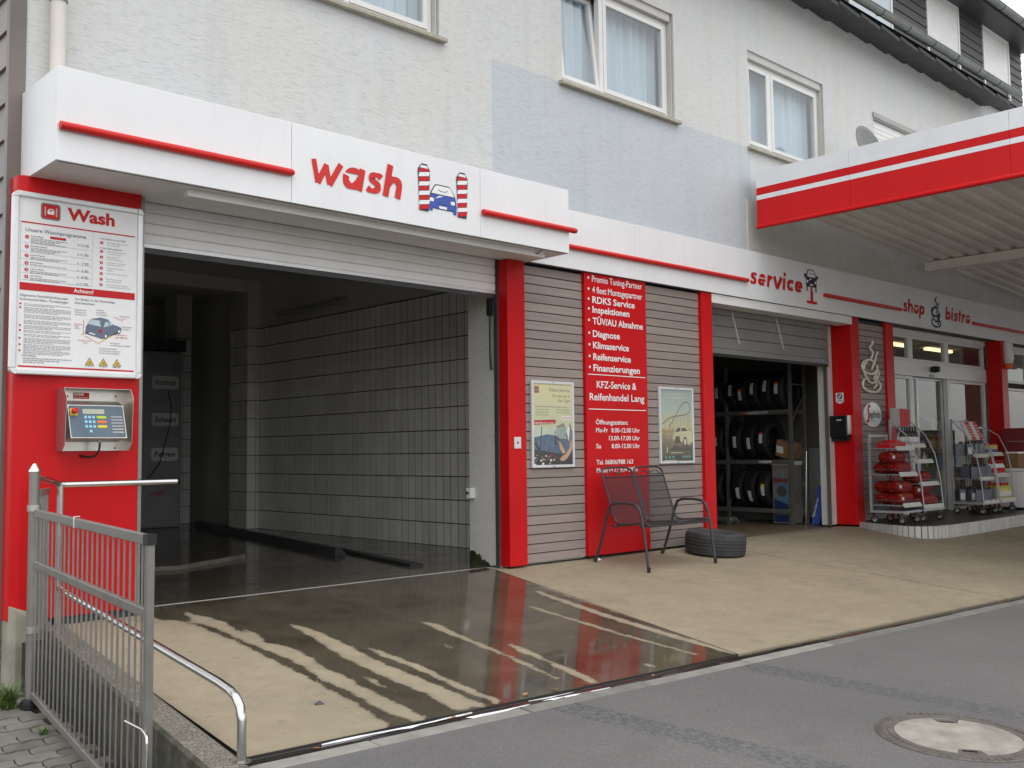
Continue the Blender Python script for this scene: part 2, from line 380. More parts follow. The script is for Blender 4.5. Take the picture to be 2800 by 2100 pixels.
# asphalt road sheet, reaching far beyond the frame
mb = MB(); xs = [-300, -80, -25, -8, -2, .5, 1.2, 1.6, 1.9, 2.1, 2.3, 3, 5, 8, 12, 20, 40, 90, 300]
ts = [0, .6, 1.4, 2.6, 4.2, 7, 11, 16.5, 40, 110, 300]
vs = []
for t in ts:
    for x in xs:
        y = gut_y(min(max(x, -2), 24))-.215-t; vs.append((x, y, asph_z(x, y)))
n = len(xs)
mb.add(vs, [(j*n+i, (j+1)*n+i, (j+1)*n+i+1, j*n+i+1) for j in range(len(ts)-1) for i in range(n-1)])
tag(mb.build('road', M['asphalt'], smooth=40), kind='structure')
gb = MB(); gb.quad((-300, 2.5, -1.2), (300, 2.5, -1.2), (300, 300, -1.2), (-300, 300, -1.2))
tag(gb.build('ground', M['soil']), kind='structure')
# forecourt: dark joint bed with concrete slabs on it
bed = MB()
for x0, x1 in ((2.30, 10.4), (10.4, 34)):
    bed.hexa([(x0, gut_y(x0)-.02, -.6), (x1, gut_y(x1)-.02, -.6), (x1, 8.05, -.6), (x0, 8.05, -.6),
              (x0, gut_y(x0)-.02, slab_z(gut_y(x0))-.03), (x1, gut_y(x1)-.02, slab_z(gut_y(x1))-.03), (x1, 8.05, -.03), (x0, 8.05, -.03)])
court = tag(bed.build('forecourt', M['grout']), kind='structure')
DRY = [
[(3.24,7.42),(3.24,7.15),(3.19,6.81),(3.27,7.27),(3.34,7.22),(3.25,6.94),(3.35,7.29),(3.34,6.98),(3.4,7.28),(3.38,6.77),(3.4,6.43),(3.38,6.12),(3.36,5.73),(3.35,5.47),(3.32,5.2),(3.31,4.97),(3.3,4.8),(3.26,4.61),(3.25,4.46),(3.17,4.33),(2.35,4.2),(1.77,4.5),(2.0,7.9),(3.25,7.6)],
[(3.5,7.53),(3.52,7.32),(3.57,7.15),(3.6,6.98),(3.55,6.8),(3.56,6.61),(3.67,7.01),(3.62,6.68),(3.62,6.56),(3.55,6.33),(3.58,6.26),(3.63,6.08),(3.6,5.8),(3.54,5.56),(3.55,5.34),(3.51,5.11),(3.51,4.97),(3.49,4.75),(3.48,4.58),(3.47,4.44),(3.49,4.39),(3.37,4.4),(3.34,4.64),(3.36,4.85),(3.39,5.1),(3.38,5.3),(3.44,5.62),(3.46,5.9),(3.45,6.14),(3.44,6.4),(3.45,6.7),(3.44,6.99),(3.41,7.15)],
[(3.96,6.71),(4.0,6.59),(4.02,6.36),(3.98,5.98),(3.94,5.69),(3.91,5.42),(3.91,5.2),(3.9,4.99),(3.9,4.8),(3.89,4.61),(3.88,4.45),(3.86,4.39),(3.7,4.38),(3.68,4.53),(3.73,4.77),(3.73,4.96),(3.73,5.17),(3.75,5.42),(3.77,5.66),(3.84,6.01),(3.9,6.37)],
[(4.06,5.9),(4.08,5.65),(4.08,5.44),(4.08,5.21),(4.04,4.97),(4.03,4.76),(4.01,4.56),(4.02,4.37),(3.93,4.36),(3.96,4.52),(3.94,4.65),(3.97,4.88),(4.0,5.11),(4.01,5.33),(4.0,5.55)],
[(4.84,6.24),(4.91,6.08),(4.84,5.8),(4.81,5.57),(4.78,5.33),(4.73,5.07),(4.7,4.85),(4.64,4.6),(4.64,4.49),(4.59,4.47),(4.62,4.67),(4.65,4.89),(4.7,5.13),(4.72,5.37),(4.75,5.61),(4.77,5.93)],
[(4.96,5.43),(4.97,5.3),(4.93,5.06),(4.87,4.81),(4.83,4.5),(4.77,4.29),(4.72,4.39),(4.78,4.65),(4.84,4.89),(4.87,5.21)],
[(5.97,6.25),(5.99,6.1),(5.95,5.78),(5.94,5.52),(5.9,5.09),(5.89,4.34),(5.85,4.35),(5.85,5.13),(5.88,5.52),(5.9,5.77),(5.91,6.04)],
[(4.88,4.88),(4.81,4.61),(4.78,4.33),(4.71,4.33),(4.75,4.59),(4.8,4.8)],
[(5.34,4.48),(5.4,4.41),(5.37,4.26),(5.33,4.35)],
[(6.52,6.68),(6.47,6.45),(6.3,5.55),(6.22,4.83),(6.15,4.22),(6.1,4.23),(6.12,4.78),(6.2,5.48),(6.36,6.35),(6.44,6.59)],
[(3.65,5.33),(3.65,5.17),(3.62,4.96),(3.63,4.76),(3.6,4.95),(3.6,5.16)],
[(4.58,5.67),(4.57,5.53),(4.52,5.4),(4.52,5.5)],
[(7.05,7.62),(6.99,7.55),(6.75,6.98),(6.62,6.61),(6.41,5.54),(6.26,4.69),(6.16,4.0),(7.56,4.0),(10.47,7.26),(8.37,8.35)]]
def inside(px, py, P):
    r = np.zeros(px.shape, bool); j = len(P)-1
    for i in range(len(P)):
        xi, yi = P[i]; xj, yj = P[j]
        if yi != yj: r ^= ((yi > py) != (yj > py)) & (px < (xj-xi)*(py-yi)/(yj-yi)+xi)
        j = i
    return r
NU, NV = 300, 280
A, B, Cc, Dd = (2.40, gut_y(2.40)), (6.13, gut_y(6.13)), (6.92, 7.84), (2.60, 7.84)
u, v = np.meshgrid(np.linspace(0, 1, NU), np.linspace(0, 1, NV))
X = (A[0]*(1-u)+B[0]*u)*(1-v)+(Dd[0]*(1-u)+Cc[0]*u)*v; Y = (A[1]*(1-u)+B[1]*u)*(1-v)+(Dd[1]*(1-u)+Cc[1]*u)*v
jx = .007*np.sin(Y*31+np.sin(X*9)*2)+.006*np.sin(Y*83+X*13)+.006*np.sin(Y*190+1.3*X)
jy = .03*np.sin(X*23+1.7*np.sin(Y*5))+.015*np.sin(X*61+Y*7)
wet = np.ones(X.shape)
for P in DRY: wet[inside(X+jx, Y+jy, P)] = 0
wet[Y > 7.62] = 1
for _ in range(8): wet = (2*wet+np.roll(wet, 1, 0)+np.roll(wet, 1, 1)+np.roll(wet, -1, 0)+np.roll(wet, -1, 1))/6
Z = np.where(Y < 7.6, -.08*(7.6-Y), 0)
me = bpy.data.meshes.new('slab'); idx = np.arange(NU*NV).reshape(NV, NU)
F = np.stack([idx[:-1, :-1], idx[:-1, 1:], idx[1:, 1:], idx[1:, :-1]], -1).reshape(-1, 4)
me.from_pydata(np.stack([X, Y, Z], -1).reshape(-1, 3).tolist(), [], F.tolist()); me.materials.append(M['concretewet'])
at = me.attributes.new('wet', 'FLOAT', 'POINT'); at.data.foreach_set('value', wet.reshape(-1).astype(np.float32))
me.shade_smooth()
lip = MB().quad((A[0], A[1]-.001, slab_z(A[1])), (A[0], A[1]-.001, slab_z(A[1])-.04), (B[0], B[1]-.001, slab_z(B[1])-.04), (B[0], B[1]-.001, slab_z(B[1]))); lip.build('slab_lip', M['grout'], court)
o = link(bpy.data.objects.new('concrete_slab', me), court); o['label'] = 'concrete slab with wet streaks running from the wash bay'
def plate(x0b, x1b, x0t, x1t, ytop=7.84):
    m = MB(); P = []
    for yb in (0, 1):
        pass
    a = (x0b, gut_y(x0b)); b = (x1b, gut_y(x1b)); k = (7.6-a[1])/(ytop-a[1])
    xm0 = x0b+(x0t-x0b)*k; xm1 = x1b+(x1t-x1b)*k
    m.quad((a[0], a[1], slab_z(a[1])), (b[0], b[1], slab_z(b[1])), (xm1, 7.6, 0), (xm0, 7.6, 0))
    m.quad((xm0, 7.6, 0), (xm1, 7.6, 0), (x1t, ytop, 0), (x0t, ytop, 0))
    m.quad((a[0], a[1], slab_z(a[1])), (a[0], a[1], slab_z(a[1])-.05), (b[0], b[1], slab_z(b[1])-.05), (b[0], b[1], slab_z(b[1])))
    return m.build('concrete_slab', M['concrete'], court)
plate(6.142, 10.3, 6.932, 10.5); plate(10.312, 18.4, 10.512, 18.4); plate(18.412, 34, 18.412, 34)
# gutter channel along the foot of the forecourt, with standing water
g = MB(); GX = [1.9, 6.2, 10.4, 18, 34]
for x0, x1 in zip(GX[:-1], GX[1:]):
    y0, y1 = gut_y(x0), gut_y(x1)
    for off0, off1, z0, z1 in ((-.0005, -.008, -.016, -.022), (-.008, -.014, -.022, -.016), (-.014, -.105, -.016, -.016)):
        g.quad((x0, y0+off1, slab_z(y0)+z1), (x1, y1+off1, slab_z(y1)+z1), (x1, y1+off0, slab_z(y1)+z0), (x0, y0+off0, slab_z(y0)+z0))
M['wetgutter'] = pm('wet_gutter_concrete', (.030, .026, .022), .12, var=.3, vs=5)
gut = tag(g.build('drain_channel', M['wetgutter']), kind='structure')
M['water'] = pm('standing_water', (.018, .016, .014), .03, var=.1)
wt = MB()
vs = []; NX = 60
for i in range(NX+1):      # a shallow bead of run-off water, bulging and uneven
    x = 2.95+(7.2-2.95)*i/NX; wdt = (.052+.02*math.sin(i*.9)+.012*math.sin(i*2.3))*min(1, i/4, (NX-i)/4)+.002; yc = gut_y(x)-.066
    for k in range(9): a = -1+2*k/8; vs.append((x, yc+a*wdt/1.35, slab_z(gut_y(x))-.0155+.011*min(1, wdt/.04)*(1-a*a)))
wt.add(vs, [(i*9+k, i*9+9+k, i*9+10+k, i*9+k+1) for i in range(NX) for k in range(8)])
wt.f = [tuple(reversed(f)) for f in wt.f]
tag(wt.build('gutter_water', M['water'], smooth=60), kind='structure')
M['gleam'] = pm('gutter_gleam', (.82, .83, .84), .6, var=.08, vs=30)  # white strips put in as the bright gleam on the gutter water
fo_ = MB()
def gleam(x0, x1, off, wmax, ph):
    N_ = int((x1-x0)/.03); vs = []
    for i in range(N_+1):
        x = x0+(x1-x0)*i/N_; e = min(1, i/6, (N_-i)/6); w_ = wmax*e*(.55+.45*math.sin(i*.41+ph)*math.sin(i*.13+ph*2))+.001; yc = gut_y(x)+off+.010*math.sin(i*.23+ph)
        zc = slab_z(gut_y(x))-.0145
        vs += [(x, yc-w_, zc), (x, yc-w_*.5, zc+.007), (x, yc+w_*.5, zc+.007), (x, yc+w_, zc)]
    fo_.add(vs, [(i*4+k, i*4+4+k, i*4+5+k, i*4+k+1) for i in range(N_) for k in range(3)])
gleam(2.80, 3.75, -.022, .012, .4); gleam(3.25, 3.62, -.06, .035, 1.3); gleam(3.55, 4.75, -.088, .020, 2.1); gleam(4.15, 4.5, -.03, .010, 3.)
tag(fo_.build('gutter_gleam', M['gleam'], smooth=60), 'painted white foam drifting along the drain channel', 'gleam', kind='stuff')
# kerb stones between channel and asphalt
kt = tag(MB().box(2.6, 2.7, 4.2, 4.3, -1.0, -.9).build('kerb', M['kerb']), kind='structure')
x = 2.02; i = 0
while x < 24:
    L = 1.0; x1 = x+L-.008; k = MB(); y0, y1 = gut_y(x), gut_y(x1); d = random.uniform(-.004, .004)
    zt = lambda yy: slab_z(yy)-.008+d
    k.hexa([(x, y0-.21, -.55), (x1, y1-.21, -.55), (x1, y1-.106, -.55), (x, y0-.106, -.55),
            (x, y0-.21, zt(y0)-.008), (x1, y1-.21, zt(y1)-.008), (x1, y1-.106, zt(y1)), (x, y0-.106, zt(y0))])
    k.build('kerb_stone', M['kerb'], kt, bevel=.006); x += L; i += 1
# wavy interlocking pavers of the side path
PZ = -.40
def path_z(y): return PZ-.1*max(0, 6.87-y)
pb = MB(); pb.quad((-1.2, 3.4, PZ-.055-.1*3.47), (2.4, 3.4, PZ-.055-.1*3.47), (2.4, 6.87, PZ-.055), (-1.2, 6.87, PZ-.055)); pb.quad((-1.2, 6.87, PZ-.055), (2.4, 6.87, PZ-.055), (2.4, 16, PZ-.055), (-1.2, 16, PZ-.055))
path = tag(pb.build('path', M['soil']), kind='structure')
def paver_mesh():
    L, W, a = .225, .1125, .016; g = .0035; top = []
    def wav(t): return a*(1 if t < .25 else -1 if t < .5 else 1 if t < .75 else -1)
    pts = []
    zig = [(0, 0), (.25, a), (.5, 0), (.75, a), (1, 0)]
    for t, d in zig: pts.append((g+t*(L-2*g), g+d))
    pts.append((L-g-.008, W*.5))
    for t, d in zig[::-1]: pts.append((g+t*(L-2*g), W-g+d))
    pts.append((g-.008, W*.5))
    m = MB(); n = len(pts); c = [(x+(L/2-x)*.03, y+(W/2-y)*.05) for x, y in pts]
    m.add([(x, y, 0) for x, y in c]+[(x, y, -.005) for x, y in pts]+[(x, y, -.05) for x, y in pts],
          [tuple(range(n))]+[(i+n, (i+1) % n+n, (i+1) % n, i) for i in range(n)]+[(i+2*n, (i+1) % n+2*n, (i+1) % n+n, i+n) for i in range(n)])
    return m
pv = paver_mesh().build('paver', M['paver'], path, local=True); first = True; cnt = 0; rest = MB(); pvs = [tuple(q.co) for q in pv.data.vertices]; pfs = [tuple(q.vertices) for q in pv.data.polygons]
cand = []
for r in range(-4, 62):
    for c in range(-6, 16):
        X0 = .95+c*.1125 if False else .0; px = 2.08-c*.225-(r % 2)*.1125; py = 4.6+r*.1125
        px = .0+px
        if px < .3 or px > 2.12: continue
        vis = px/py      # pavers nearest to what the frame shows
        cand.append((abs(px/py-.30)*3+abs(py-6), px, py))
cand.sort()
for k, (q, px, py) in enumerate(cand):
    dz = random.uniform(-.004, .004)
    if k < 230:
        o = pv if first else pv.copy()
        if not first: col.objects.link(o)
        first = False; o.location = (px, py, path_z(py)+dz); o.rotation_euler = ((.1 if py < 6.8 else 0)+random.uniform(-.012, .012), random.uniform(-.012, .012), 0)
    else: rest.add([(a+px, b+py, c+path_z(b+py)+dz) for a, b, c in pvs], pfs)
tag(rest.build('paver_field', M['paver'], path), kind='stuff')
# manhole cover in the road
MHX, MHY = 5.42, 2.36; MHZ = asph_z(MHX, MHY)
mh = thing('manhole_cover', 'round manhole cover with pale concrete infill set in the asphalt', 'manhole', (MHX, MHY, MHZ))
M['iron'] = pm('cast_iron', (.13, .118, .105), .6, metal=.2, var=.25, vs=15, bump=.4, bs=80)
M['infill'] = pm('pale_concrete_infill', (.29, .27, .235), .9, var=.28, vs=7, bump=.5, bs=140)
tl = -.035
def tilt(m):
    m.v = [(x, y, z+(-tl)*y*1.0) for x, y, z in m.v]; return m
rg = MB().lathe([(.415, -.02), (.415, .006), (.41, .009), (.375, .009), (.372, .003), (.352, .003), (.350, .008), (.322, .008), (.318, .004), (.318, -.02)], n=72)
tilt(rg).build('frame_ring', M['iron'], mh, local=True, smooth=30)
for k in range(64):
    a = 2*math.pi*k/64
    if k % 16 > 11: continue
    t = MB().bar((.378*math.cos(a), .378*math.sin(a), .0105), (.408*math.cos(a), .408*math.sin(a), .0105), .018, .005)
    tilt(t).build('frame_rib', M['iron'], mh, local=True)
def infill_poly():
    pts = []; n = 96
    for k in range(n):
        a = 2*math.pi*k/n; r = .316
        pts.append((r*math.cos(a), r*math.sin(a)))
    out = []
    for x, y in pts:      # two square notches, at opposite ends of one diameter
        ca, sa = math.cos(.62), math.sin(.62); uu = x*ca+y*sa; vv = -x*sa+y*ca
        if abs(vv) < .055 and abs(uu) > .2: uu = math.copysign(.235, uu)
        out.append((uu*ca-vv*sa, uu*sa+vv*ca))
    return out
ip = infill_poly(); n = len(ip)
im = MB().add([(x, y, .007) for x, y in ip]+[(x, y, -.02) for x, y in ip], [tuple(range(n))]+[(i+n, (i+1) % n+n, (i+1) % n, i) for i in range(n)])
tilt(im).build('concrete_infill', M['infill'], mh, local=True)
for s in (1, -1):
    k = MB(); ca, sa = math.cos(.62), math.sin(.62)
    P = lambda a, b, z: (a*ca-b*sa, a*sa+b*ca, z)
    k.hexa([P(s*.24, -.05, -.02), P(s*.315, -.05, -.02), P(s*.315, .05, -.02), P(s*.24, .05, -.02), P(s*.24, -.05, .001), P(s*.315, -.05, .005), P(s*.315, .05, .005), P(s*.24, .05, .001)])
    k.hexa([P(s*.245, -.036, 0), P(s*.262, -.036, 0), P(s*.262, .036, 0), P(s*.245, .036, 0), P(s*.245, -.036, .006), P(s*.262, -.036, .006), P(s*.262, .036, .006), P(s*.245, .036, .006)], 1)
    tilt(k).build('lifting_pocket', [M['iron'], M['black']], mh, local=True)
base = MB().lathe([(0, .002), (.33, .002), (.33, -.02)], n=40); tilt(base).build('cover_plate', M['iron'], mh, local=True)
# leaves and litter in the gutter
M['leafdry'] = pm('dry_leaf', (.42, .20, .07), .8, var=.3, vs=40)
for k, (x, off) in enumerate(((2.75, -.06), (3.6, -.04), (4.42, .03), (4.66, .02), (4.2, .05), (5.2, -.05))):
    l = MB(); y = gut_y(x)+off; z = slab_z(y)+(-.008 if off < 0 else .004); a = random.random()*3
    P = lambda s, t, h: (x+.03*(s*math.cos(a)-t*math.sin(a)), y+.03*(s*math.sin(a)+t*math.cos(a)), z+h)
    l.add([P(-1, 0, 0), P(-.2, -.4, .004), P(1, 0, .006), P(-.1, .45, .008)], [(0, 1, 2, 3)])
    tag(l.build('fallen_leaf', M['leafdry']), 'small dry orange leaf along the drain channel, %s from the left' % ('first', 'second', 'fourth', 'fifth', 'third', 'sixth')[k], 'leaf', 'dry leaves along the drain')
# ------------------------------------------------------------------ main building
FY = 7.70          # stucco plane
bld = thing('station_building', 'long pale stucco building with upstairs windows, eaves and dormers above the service station', 'building', (2.25, FY, 0))
def wall_holes(m, x0, x1, z0, z1, y, holes, mi=0, split=None, depth=.16):
    xs = sorted({x0, x1, *[h[0] for h in holes], *[h[1] for h in holes], *([split[0]] if split else [])})
    zs = sorted({z0, z1, *[h[2] for h in holes], *[h[3] for h in holes], *([split[1]] if split else [])})
    for i in range(len(xs)-1):
        for j in range(len(zs)-1):
            cx, cz = (xs[i]+xs[i+1])/2, (zs[j]+zs[j+1])/2
            if any(h[0] < cx < h[1] and h[2] < cz < h[3] for h in holes): continue
            k = 1 if split and cx > split[0] and cx < split[2] and cz < split[1] else mi
            m.quad((xs[i], y, zs[j]), (xs[i+1], y, zs[j]), (xs[i+1], y, zs[j+1]), (xs[i], y, zs[j+1]), k)
    for a, b, c, d in holes:
        m.quad((a, y, c), (a, y, d), (a, y+depth, d), (a, y+depth, c), mi); m.quad((b, y, d), (b, y, c), (b, y+depth, c), (b, y+depth, d), mi)
        m.quad((a, y, d), (b, y, d), (b, y+depth, d), (a, y+depth, d), mi); m.quad((b, y, c), (a, y, c), (a, y+depth, c), (b, y+depth, c), mi)
WIN = [(4.17, 6.26, 5.40, 6.78), (8.05, 10.12, 5.40, 6.78), (11.80, 13.84, 5.40, 6.78), (15.42, 17.4, 5.40, 6.62)]
w = MB(); wall_holes(w, 2.33, 34, 3.23, 7.95, FY, WIN, split=(6.97, 5.37, 12.3))
w.quad((2.33, FY, 7.95), (34, FY, 7.95), (34, FY+.3, 7.95), (2.33, FY+.3, 7.95))
w.build('front_wall', [M['stucco'], M['stuccoblue']], bld)
# solid carcass behind: floors, rear and side walls so that the rooms stay dark
c = MB()
c.box(2.34, 34, FY+1.2, FY+1.3, 4.15, 8.0); c.box(2.34, 34, FY+.02, 19, 4.10, 4.15); c.box(2.34, 34, FY+.02, FY+1.3, 8.0, 8.05)
for x in (7.2, 11.0, 14.8): c.box(x, x+.06, FY+.03, FY+1.25, 4.15, 8.0)
c.build('upper_floor_rooms', M['plaster'], bld)
M['sill'] = pm('stone_sill', (.40, .38, .31), .8, var=.15, vs=8)
M['pvc'] = pm('white_window_frame', (.72, .72, .70), .35, var=.03)
M['creamguide'] = pm('pale_shutter_guide', (.52, .51, .48), .5, var=.06)
def frame_rect(m, x0, x1, z0, z1, y0, y1, t, tb=None):
    tb = t if tb is None else tb
    m.box(x0, x0+t, y0, y1, z0, z1); m.box(x1-t, x1, y0, y1, z0, z1); m.box(x0+t, x1-t, y0, y1, z1-t, z1); m.box(x0+t, x1-t, y0, y1, z0, z0+tb)
def upstairs_window(x0, x1, z0, z1, split, tilt=False, lab=None):
    ff = MB(); y = FY+.09
    frame_rect(ff, x0+.03, x1-.03, z0+.002, z1-.10, y, y+.07, .06, .07); ff.box(split-.035, split+.035, y-.004, y+.07, z0+.07, z1-.16)
    fo = ff.build('window', M['pvc'], bld, bevel=.006)
    if lab: fo['label'] = lab
    g = MB(); g.box(x0+.03, x1-.03, FY+.03, FY+.14, z1-.10, z1); g.box(x0+.012, x0+.03, FY+.03, FY+.09, z0, z1-.1); g.box(x1-.03, x1-.012, FY+.03, FY+.09, z0, z1-.1)
    g.build('shutter_guide', M['creamguide'], fo)
    for k, (a, b) in enumerate(((x0+.09, split-.035), (split+.035, x1-.09))):
        s = MB(); p = MB(); frame_rect(s, a, b, z0+.075, z1-.165, y-.012, y+.05, .055); p.quad((a+.055, y+.016, z0+.13), (b-.055, y+.016, z0+.13), (b-.055, y+.016, z1-.22), (a+.055, y+.016, z1-.22))
        if tilt and k == 0:
            for q in (s, p): q.v = [(X, Y+(Z-z0)*.11, Z) for X, Y, Z in q.v]
        so_ = s.build('sash', M['pvc'], fo, bevel=.004); p.build('pane', M['glass'], fo)
        gs = MB(); 
        hd = MB(); hx = b-.03 if k == 0 else a+.03
        hd.box(hx-.012, hx+.012, y-.028+(.1 if tilt and k == 0 else 0), y-.012+(.1 if tilt and k == 0 else 0), (z0+z1)/2-.02, (z0+z1)/2+.09)
    cu = MB(); N = 60; vs = []
    for i in range(N+1):
        xx = x0+.05+(x1-x0-.1)*i/N; d = .03*math.sin(i*1.35)+.015*math.sin(i*.5)
        for z in (z0+.05, z1-.12): vs.append((xx, y+.20+d, z))
    cu.add(vs, [(2*i, 2*i+2, 2*i+3, 2*i+1) for i in range(N)]); cu.build('curtain', M['curtain'], fo, smooth=60)
    sl = MB(); sl.hexa([(x0-.06, FY-.07, z0-.065), (x1+.06, FY-.07, z0-.065), (x1+.06, FY+.09, z0-.055), (x0-.06, FY+.09, z0-.055), (x0-.06, FY-.07, z0-.022), (x1+.06, FY-.07, z0-.022), (x1+.06, FY+.09, z0), (x0-.06, FY+.09, z0)])
    sl.build('sill', M['sill'], fo, bevel=.006)
upstairs_window(*WIN[0], 5.2, lab='upstairs window cut off by the top of the picture')
upstairs_window(*WIN[1], 8.82, True, lab='upstairs window with its left sash tilted open')
upstairs_window(*WIN[2], 12.47, lab='upstairs window just above the end of the canopy')
# fourth window: shutter closed, mostly hidden by the canopy
s4 = MB().box(15.44, 17.38, FY+.05, FY+.10, 5.40, 6.60).build('window', M['pvc'], bld); s4['label'] = 'closed shutter window hidden behind the canopy'
for k in range(14):
    MB().box(15.5, 17.3, FY+.036, FY+.05, 5.44+k*.08, 5.44+k*.08+.072).build('shutter_slat', M['pvc'], s4)
MB().box(15.40, 17.42, FY-.03, FY+.0, 6.62, 6.70).build('shutter_box', M['grey'], s4)
# corner trim and boarded gable end
MB().box(2.215, 2.332, FY-.015, FY+.06, -.10, 8.0).build('corner_trim', M['brownstain'], bld, bevel=.004)
gl = MB().box(2.26, 2.30, FY+.07, 19, -.12, 8.0).build('gable_wall', M['slate'], bld)
for k in range(30):
    z = -.05+k*.275; yy = FY+.061
    for j in range(3):
        b = MB(); y0 = yy+max(0, j*4.0-.9*(k % 2) if j else 0); y1 = min(19, yy+(j+1)*4.0-.9*(k % 2)-.004)
        b.hexa([(2.225, y0, z), (2.262, y0, z), (2.262, y1, z), (2.225, y1, z), (2.248, y0, z+.282), (2.262, y0, z+.282), (2.262, y1, z+.282), (2.248, y1, z+.282)])
        b.build('gable_board', M['gableboard'], gl)
pl = MB().box(2.235, 2.5, FY+.0, 19, -1.1, -.102); pl.build('plinth', M['aggregate'], bld)
# eaves: soffit, overhanging roof tiles, half-round gutter
EX0, EX1 = 10.6, 19.95
M['rooftile'] = pm('dark_roof_tile', (.035, .034, .036), .6, var=.3, vs=6, rnd=.2)
M['zinc'] = pm('zinc_gutter', (.20, .215, .20), .45, metal=.4, var=.15, vs=4)
ev = MB(); ev.quad((2.33, 7.15, 7.80), (EX1, 7.15, 7.80), (EX1, FY, 7.90), (2.33, FY, 7.90)); ev.quad((2.33, 7.15, 7.84), (2.33, 9.6, 8.6), (EX1, 9.6, 8.6), (EX1, 7.15, 7.84))
roof = ev.build('roof', M['darkgrey'], bld)
x = 2.4; k = 0
while x < EX1-.3:
    t = MB(); t.hexa([(x, 7.12, 7.72), (x+.6, 7.12, 7.72), (x+.6, 7.68, 7.86), (x, 7.68, 7.86), (x, 7.12, 7.775), (x+.6, 7.12, 7.775), (x+.6, 7.68, 7.915), (x, 7.68, 7.915)])
    t.v = [(a, b, c_-.05*((a-x)/.6)) for a, b, c_ in t.v]
    t.build('roof_tile', M['rooftile'], roof); x += .645; k += 1
def half_gutter(x0, x1, yc, zc, r, name, parent):
    m = MB(); n = 10; N = max(1, int((x1-x0)/2)); vs = []
    for ring in (r, r-.006):
        for i in range(N+1):
            xx = x0+(x1-x0)*i/N
            for k in range(n+1):
                a = math.pi+math.pi*k/n; vs.append((xx, yc+ring*math.cos(a), zc+ring*math.sin(a)))
    P = n+1; o_ = (N+1)*P; fs = []
    for i in range(N):
        for k in range(n):
            a = i*P+k; fs.append((a, a+P, a+P+1, a+1)); fs.append((o_+a, o_+a+1, o_+a+P+1, o_+a+P))
    m.add(vs, fs); m.tube([(x0, yc-r, zc), (x1, yc-r, zc)], .011, 8)
    g = m.build(name, M['zinc'], parent, smooth=50)
    for i in range(int((x1-x0)/.9)):
        xx = x0+.4+i*.9; b = MB()
        pts = [(xx, yc+(r+.004)*math.cos(math.pi+math.pi*k/8), zc+(r+.004)*math.sin(math.pi+math.pi*k/8)) for k in range(9)]
        b.tube(pts, .007, 5); b.build('gutter_bracket', M['darkgrey'], g)
    return g
half_gutter(2.4, EX1+.05, 7.06, 7.93, .075, 'gutter', bld)
# dormer storey behind the eaves: dark boards, windows, upper eaves
DY = 7.42; DX1 = 21.3
dm = MB().box(2.4, DX1, DY+.03, DY+.3, 7.95, 9.30).build('dormer_wall', M['slate'], bld)
DW = [(14.2, 15.65), (16.95, 18.28), (19.35, 20.62)]
for k in range(8):
    z = 8.0+k*.16; xs = [13.2]
    segs = [(12.6, 14.2), (15.65, 16.95), (18.28, 19.35), (20.62, DX1)]
    for a, b in segs:
        MB().hexa([(a, DY-.005, z), (b, DY-.005, z), (b, DY+.03, z), (a, DY+.03, z), (a, DY+.012, z+.165), (b, DY+.012, z+.165), (b, DY+.03, z+.165), (a, DY+.03, z+.165)]).build('dormer_board', M['slate'], dm)
for k, (a, b) in enumerate(DW):
    f_ = MB(); frame_rect(f_, a, b, 8.02, 9.26, DY-.02, DY+.04, .05); fo = f_.build('window', M['pvc'], bld)
    MB().box(a+.05, b-.05, DY+.02, DY+.028, 8.07, 9.21).build('pane', M['darkgrey'], fo)
    if k:
        for j in range(17):
            z = 8.33+j*.052; MB().box(a+.05, b-.05, DY-.004, DY+.01, z, z+.047).build('shutter_slat', M['pvc'], fo)
        MB().box(a+.03, b-.03, DY-.016, DY+.012, 8.29, 8.328).build('shutter_bottom_rail', M['alu'], fo)
    else:
        MB().box(a+.05, b-.05, DY+.005, DY+.015, 8.07, 9.21).build('curtain', M['curtain'], fo)
ue = MB(); ue.hexa([(2.4, 6.98, 9.20), (DX1+.15, 6.98, 9.20), (DX1+.15, 9, 9.34), (2.4, 9, 9.34), (2.4, 6.98, 9.28), (DX1+.15, 6.98, 9.28), (DX1+.15, 9, 9.6), (2.4, 9, 9.6)])
ue.build('upper_roof', M['darkgrey'], bld); half_gutter(2.4, DX1+.2, 6.92, 9.32, .075, 'upper_gutter', bld)
# downpipe beside the gable corner
dp = thing('downpipe', 'cream round downpipe running down the stucco beside the corner trim', 'downpipe', (2.525, 7.585, 3.9))
M['creampipe'] = pm('cream_pipe', (.66, .625, .57), .5, var=.06)
MB().tube([(2.525, 7.60, 3.86), (2.525, 7.60, 7.6), (2.525, 7.2, 7.85)], .056, 18).build('pipe', M['creampipe'], dp, smooth=50)
for z in (4.6, 6.4): MB().lathe([(.057, -.015), (.064, -.015), (.064, .015), (.057, .015)], (2.525, 7.60, z), 18).build('pipe_clip', M['steel'], dp, smooth=40)
